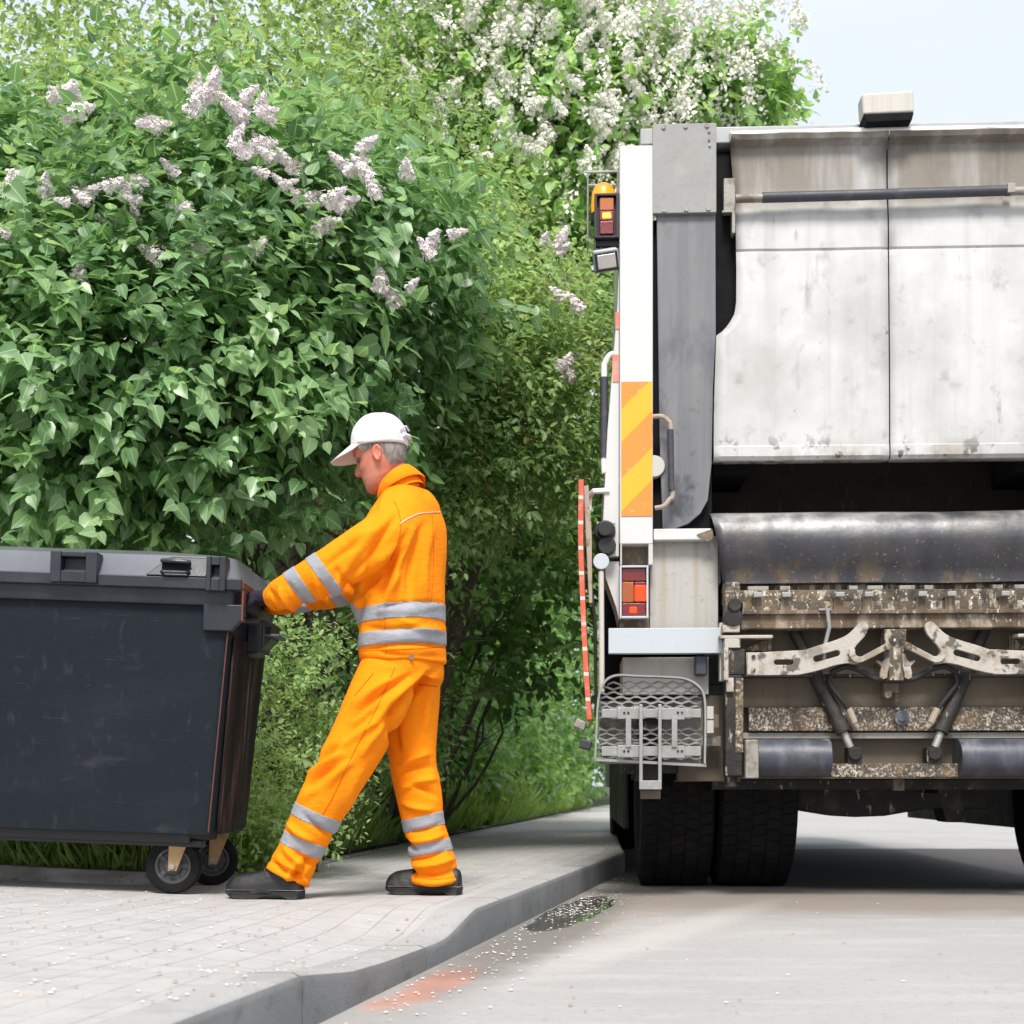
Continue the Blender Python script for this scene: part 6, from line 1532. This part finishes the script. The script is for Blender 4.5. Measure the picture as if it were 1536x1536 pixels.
for (px, py, n_) in ((110, 165, 6), (60, 298, 4), (125, 325, 6), (195, 300, 7), (205, 345, 4), (235, 195, 3), (320, 160, 7), (375, 190, 7), (370, 232, 5), (275, 400, 4), (350, 405, 3), (305, 305, 3), (440, 285, 5), (470, 310, 5), (500, 345, 4), (510, 262, 4), (600, 463, 3), (660, 390, 3), (116, 420, 2), (25, 358, 2), (415, 262, 3), (560, 300, 3), (-60, 260, 4)):
    for k in range(n_): q = P(px+rg.gauss(0, 17), py+rg.gauss(0, 14), rg.uniform(6.15, 6.6)); fl.append((q.x+off.x, q.y+off.y-.12, q.z+off.z))
panicles(t, fl, PK, 4, (.5, .95), 1.6)

# ---- 2 lighter fine-leaved shrub behind the worker
t = empty('flowering_shrub', (-1.25, 9.0, .2)); tag(t, 'loose small-leaved shrub with brown seed heads and few pale flowers, growing behind the worker', 'bush'); off = Vector((1.25, -9.0, -.2))
cB = [pc(640, 500, 8.3, .5, .5, .42, 260), pc(760, 560, 8.3, .5, .5, .42, 300), pc(700, 650, 8.2, .55, .5, .45, 320), pc(810, 650, 8.4, .38, .45, .42, 210), pc(640, 760, 8.2, .5, .5, .5, 240), pc(740, 740, 8.4, .42, .5, .4, 190), pc(690, 420, 8.7, .5, .5, .4, 210), pc(800, 480, 8.8, .4, .5, .35, 150), pc(560, 620, 8.3, .5, .4, .5, 200), pc(850, 560, 9.0, .35, .4, .4, 120)]
foliage('foliage', loc(cB), M['fine_leaf'], t, 12, (.058, .013), 10, .3, 'oval', .3, .35, 1.1)
stems('stems', (0.3, .3, -.1), [((c[0]+off.x, c[1]+off.y+.15, c[2]+off.z), .03) for c in cB], t, seed=6)
rs = np.random.RandomState(5); B, D = shoots(loc(cB), rs, .2); sel = rs.random(len(B)) < .16; Bs = B[sel]+D[sel]*.12+np.array([0, 0, .06])
pos = (Bs[:, None, :]+rs.normal(size=(len(Bs), 22, 3))*np.array([.03, .03, .045])).reshape(-1, 3)
leaves('seed_heads', pos, rs.normal(size=pos.shape), rs.normal(size=pos.shape), np.full(len(pos), .016), rs.random(len(pos)), M['seedhead'], t, 'quad', 1.2)
fl = []
for (px, py, n_) in ((842, 560, 4), (836, 370, 4), (845, 575, 2), (700, 455, 3), (860, 470, 3), (665, 470, 3)):
    for k in range(n_): q = P(px+rg.gauss(0, 9), py+rg.gauss(0, 9), rg.uniform(7.7, 8.0)); fl.append((q.x+off.x, q.y+off.y, q.z+off.z))
panicles(t, fl, PK, 9, (.55, .9), .9)

# ---- 3 tall white-flowered lilac rising behind the truck's left corner
t = empty('white_lilac_tree', (-.9, 12.6, .2)); tag(t, 'tall lilac tree covered in white blossom, reaching over the truck\'s top left corner', 'tree'); off = Vector((.9, -12.6, -.2))
cC = [pc(780, 70, 11.2, .75, .9, .65, 250), pc(890, 130, 11.2, .65, .8, .55, 250), pc(1020, 165, 11.2, .4, .6, .28, 130), pc(1110, 110, 11.2, .22, .35, .14, 40), pc(1140, 150, 11.0, .2, .35, .10, 34), pc(920, 40, 11.4, .3, .5, .3, 50), pc(720, 180, 11.0, .8, .8, .6, 260), pc(850, 230, 11.0, .8, .8, .5, 290), pc(960, 210, 11.2, .6, .7, .4, 160),
      pc(740, 310, 10.9, .8, .8, .5, 240), pc(870, 340, 10.9, .6, .7, .5, 200), pc(700, 60, 11.5, .6, .7, .5, 110), pc(740, -80, 11.5, .8, .8, .5, 140), pc(830, 420, 11.1, .6, .6, .4, 110), pc(1060, 190, 11.3, .5, .5, .25, 110), pc(1100, 240, 11.6, .6, .6, .2, 80)]
foliage('crown', loc(cC), M['lilac_far'], t, 13, (.10, .02), 8, .3, 'heart', .3, .45, tone=.12)
stems('trunk', (-.5, .2, -.1), [((c[0]+off.x, c[1]+off.y+.2, c[2]+off.z), .035) for c in cC], t, seed=7, spread=.2)
rs = np.random.RandomState(15); B, D = shoots(loc(cC), rs, .05); o_ = rs.permutation(len(B))[:1900]; B = B[o_]; D = D[o_]
Bf = B+D*.33+np.array([0, 0, .12]); dist = Bf[:, 1]; oi = np.argsort(dist+rs.random(len(dist))*.6)
panicles(t, [tuple(q) for q in Bf[oi[:98]]], WH, 5, (.6, 1.1), .7)
# the rest of the blossom as one mass
rest = Bf[oi[98:1150]]; pos = []; 
for q in rest:
    k = 30; tt = rs.random(k); pos.append(q+np.stack([rs.normal(size=k)*.05*(1-tt), rs.normal(size=k)*.05*(1-tt), tt*.19], 1))
pos = np.concatenate(pos); o = leaves('blossom_mass', pos, rs.normal(size=pos.shape), rs.normal(size=pos.shape)+np.array([0, -.5, .7]), rs.uniform(.028, .045, len(pos)), rs.random(len(pos)), M['blossom_white'], t, 'quad', 1.6); o['kind'] = 'stuff'

# ---- 4 airy fine-leaved tree at the top left
t = empty('fine_leaved_tree', (-2.2, 12.2, .2)); tag(t, 'airy tree with tiny yellow-green leaves and dark limbs, sky showing through, above the big lilac', 'tree'); off = Vector((2.2, -12.2, -.2))
cD = [pc(60, 60, 11, .9, .9, .6, 300), pc(230, 40, 11.2, .8, .8, .5, 200), pc(400, 70, 11.0, .9, .9, .6, 250), pc(560, 90, 11, .7, .8, .6, 240), pc(80, 200, 10.6, .9, .8, .6, 330), pc(250, 230, 10.8, .8, .7, .4, 200), pc(420, 190, 10.6, .9, .8, .5, 280), pc(590, 220, 10.6, .7, .7, .6, 280), pc(-120, 150, 11, 1, 1, 1.2, 300), pc(300, -100, 11.5, 1.8, 1, .5, 240), pc(620, 20, 11.4, .5, .7, .4, 90), pc(560, 330, 10.4, .7, .7, .5, 200), pc(650, 330, 10.2, .5, .5, .5, 150), pc(60, 260, 8.9, .9, .7, .42, 260), pc(260, 250, 8.8, .8, .6, .4, 260), pc(450, 260, 8.8, .7, .6, .42, 260), pc(600, 290, 9.0, .5, .6, .45, 200), pc(150, 150, 9.4, .6, .6, .3, 130), pc(420, 130, 9.6, .6, .6, .3, 120)]
cD = [(*c[:6], int(c[6]*.5)) for c in cD]
foliage('crown', loc(cD), M['tree_leaf'], t, 14, (.07, .016), 12, .42, 'oval', .45, .3, 1.05, pair=False)
stems('trunk', (.5, .2, -.1), [((c[0]+off.x, c[1]+off.y+.1, c[2]+off.z), .055) for c in cD], t, seed=8, spread=.25)
rs = np.random.RandomState(25); B, D = shoots(loc(cD), rs, .2); sel = rs.random(len(B)) < .05; Bs = B[sel]+D[sel]*.15
pos = (Bs[:, None, :]+rs.normal(size=(len(Bs), 20, 3))*np.array([.04, .04, .05])).reshape(-1, 3)
leaves('seed_heads', pos, rs.normal(size=pos.shape), rs.normal(size=pos.shape), np.full(len(pos), .022), rs.random(len(pos)), M['seedhead'], t, 'quad', 1.2)

# ---- 5 dark hedge mass far behind, closing the view at eye height
t = empty('hedgerow', (-1.5, 14.5, .2)); tag(t, 'dark green hedgerow closing the view between the shrubs and the truck', 'hedge'); off = Vector((1.5, -14.5, -.2))
cE = []
for i in range(11): cE.append((-7.4+i*.62, 14.0+.5*math.sin(i*1.7), 1.0+.15*math.sin(i*2.3), .75, .8, 1.15, 210)); cE.append((-7.2+i*.62, 14.4+.4*math.sin(i), 2.9+.3*math.sin(i*1.3), .75, .8, 1.0, 150))
for i in range(16):
    y = 14.5+i*1.35; x = bx(y)-1.15-.3*math.sin(i*2.1); q_ = y/14
    cE.append((x, y, .9*q_+.2, .8*q_, .9, 1.0*q_, 190)); cE.append((x-.2, y+.3, 2.7*q_, .85*q_, .9, 1.1*q_, 190))
foliage('foliage', loc(cE), M['dark_leaf'], t, 15, (.13, .03), 8, .4, 'oval', .5, .35, 1.2)
stems('stems', (-.6, .3, -.1), [((-.8+x, .3+y*.3, z), .03) for x, y, z in ((.2, 0, 3.2), (.7, .5, 2.9), (-.3, .4, 3.0), (.1, .3, 2.2))], t, seed=12, spread=.3)

# ---- 6 bare branching stems in the hollow behind the worker
t = empty('leggy_shrub', (-.95, 10.4, .2)); tag(t, 'dark leggy shrub with crooked bare branches in the shaded hollow left of the truck', 'bush'); off = Vector((.95, -10.4, -.2))
cF_ = [pc(740, 820, 10.4, .45, .5, .45, 80), pc(830, 800, 11, .4, .5, .5, 90), pc(660, 900, 10.4, .5, .5, .5, 80), pc(830, 930, 11.5, .35, .5, .45, 80), pc(720, 1000, 10.8, .45, .5, .35, 90), pc(890, 620, 11.4, .35, .5, .7, 110), pc(590, 980, 10.4, .6, .5, .6, 90), pc(880, 760, 12, .35, .4, .6, 90), pc(780, 700, 10.8, .5, .5, .6, 90), pc(870, 480, 11, .45, .5, .6, 90)]
foliage('foliage', loc(cF_), M['dark_leaf'], t, 16, (.085, .018), 8, .3, 'heart', .5, .5, tone=.1)
stems('stems', (0, 0, -.1), [((c[0]+off.x, c[1]+off.y-.1, c[2]+off.z), .014) for c in cF_]+[((1.75, .4, 3.9), .018), ((1.4, .2, 3.8), .02), ((.9, .3, 3.6), .02), ((1.0, .4, 3.0), .016)], t, seed=13, spread=.25)

# ---- 7 small fine shrub between the container and the worker's legs
t = empty('low_shrub', (-1.05, 6.45, .17)); tag(t, 'low feathery shrub with tiny leaves growing at the right end of the waste container', 'bush'); off = Vector((1.05, -6.45, -.17))
cG_ = [pc(420, 1000, 6.3, .20, .25, .20, 170), pc(455, 975, 6.3, .09, .15, .07, 40), pc(405, 1100, 6.3, .26, .3, .26, 280), pc(430, 1190, 6.25, .28, .3, .22, 280), pc(380, 1250, 6.15, .3, .25, .12, 170), pc(340, 1180, 6.5, .4, .3, .3, 150), pc(470, 1120, 6.4, .12, .2, .12, 60)]
cG = [(*c[:6], int(c[6]*.55)) for c in cG_]
foliage('foliage', loc(cG), M['fine_leaf'], t, 17, (.030, .008), 14, .17, 'oval', .5, .15, 1.0, tone=.3, pair=False)
stems('stems', (0, .05, -.05), [((c[0]+off.x, c[1]+off.y, c[2]+off.z+.1), .008) for c in cG], t, seed=14, spread=.1)
# ---- 8 leafy undergrowth either side
def herb(name, label, cl, seed, mt, size, base, tone=0, per=8, L=.2, tmpl='heart'):
    global off
    t = empty(name, base); tag(t, label, 'plant', 'weeds along the back of the pavement'); off = -Vector(base)
    foliage('leaves', loc(cl), M[mt], t, seed, size, per, L, tmpl, .6, .25, 1.1, tone=tone)
    stems('stalks', (0, 0, -.02), [((c[0]+off.x, c[1]+off.y, c[2]+off.z), .006) for c in cl], t, seed=seed, twigs=False, spread=.1)
def edgepts(y0, y1, n_, back, z, r_, cnt, sd):
    rg = random.Random(sd); out = []
    for k in range(n_):
        y = y0+(y1-y0)*k/(n_-1); q_ = y/11
        out.append((bx(y)-back*q_+rg.gauss(0, .12), y, .2+z*q_+rg.gauss(0, .05), r_*q_, r_*1.2*q_, z*q_*1.1, cnt))
    return out
herb('broadleaf_weed', 'bright sunlit broad-leaved weeds where the verge runs toward the truck\'s left wheels', edgepts(14, 30, 12, .5, .2, .3, 150, 3), 31, 'weed', (.10, .02), (bx(16)-.4, 16, .15), .22, L=.3)
herb('broadleaf_weed', 'taller leafy plants in half shade right behind the worker\'s back leg', edgepts(9.4, 13.6, 8, .72, .26, .30, 170, 4), 32, 'weed', (.065, .015), (-1.2, 11, .15), .1)
herb('broadleaf_weed', 'small weeds growing under the waste container along the concrete edging', [pc(60, 1270, 6.0, .4, .2, .09, 130), pc(180, 1275, 6.0, .3, .2, .08, 110), pc(280, 1278, 6.0, .25, .2, .08, 80), pc(-60, 1270, 6.0, .4, .2, .1, 90)], 33, 'weed', (.045, .01), (-1.9, 6.0, .17), -.05, L=.1)
herb('broadleaf_weed', 'slender-leaved plants between the low shrub and the worker\'s striding legs', [pc(540, 1130, 8.4, .35, .3, .24, 110), pc(590, 1080, 8.8, .4, .3, .3, 120), pc(500, 1150, 8.2, .3, .3, .2, 80)], 34, 'fine_leaf', (.045, .01), (-.9, 7.9, .15), .1, tmpl='oval')
# ---- grass along the verge
def grass(name, n_, seed, yr, dr, h, mt, lab):
    rs = np.random.RandomState(seed); ps = []
    while len(ps) < n_:
        y = yr[0]+(yr[1]-yr[0])*rs.random()**1.3; dd = dr[0]+(dr[1]-dr[0])*rs.random()**1.9
        if y < 5.55: continue
        if rs.random() < .32: x = -1.32-rs.random()*2.6; y = 5.58+dd*.8
        else: x = bx(y)-.07-dd
        if noise.noise((x*2, y*1.5, seed)) < -.25+.1*rs.random(): continue
        ps.append((x, y, verge_z(x, y)))
    pos = np.array(ps); N = len(pos)
    a = norm(np.stack([rs.normal(size=N)*.35, rs.normal(size=N)*.35, np.full(N, 1.0)], 1)); nn_ = norm(np.stack([rs.normal(size=N), rs.normal(size=N)-.4, rs.normal(size=N)*.2+.3], 1))
    hh = h*(.4+rs.random(N)*.9)
    o = leaves(name, pos, a, nn_, hh, np.clip(.5+rs.normal(size=N)*.22, 0, 1), M[mt], None, 'quad', .14)
    tag(o, lab, 'grass', kind='stuff')
grass('grass', 75000, 51, (6.0, 24), (0, 2.6), .17, 'grass', 'uneven green grass growing along the back edge of the pavement')
grass('tall_grass', 12000, 52, (6.8, 24), (.1, 2.0), .36, 'grass', 'taller seeding grass stalks standing in the verge')
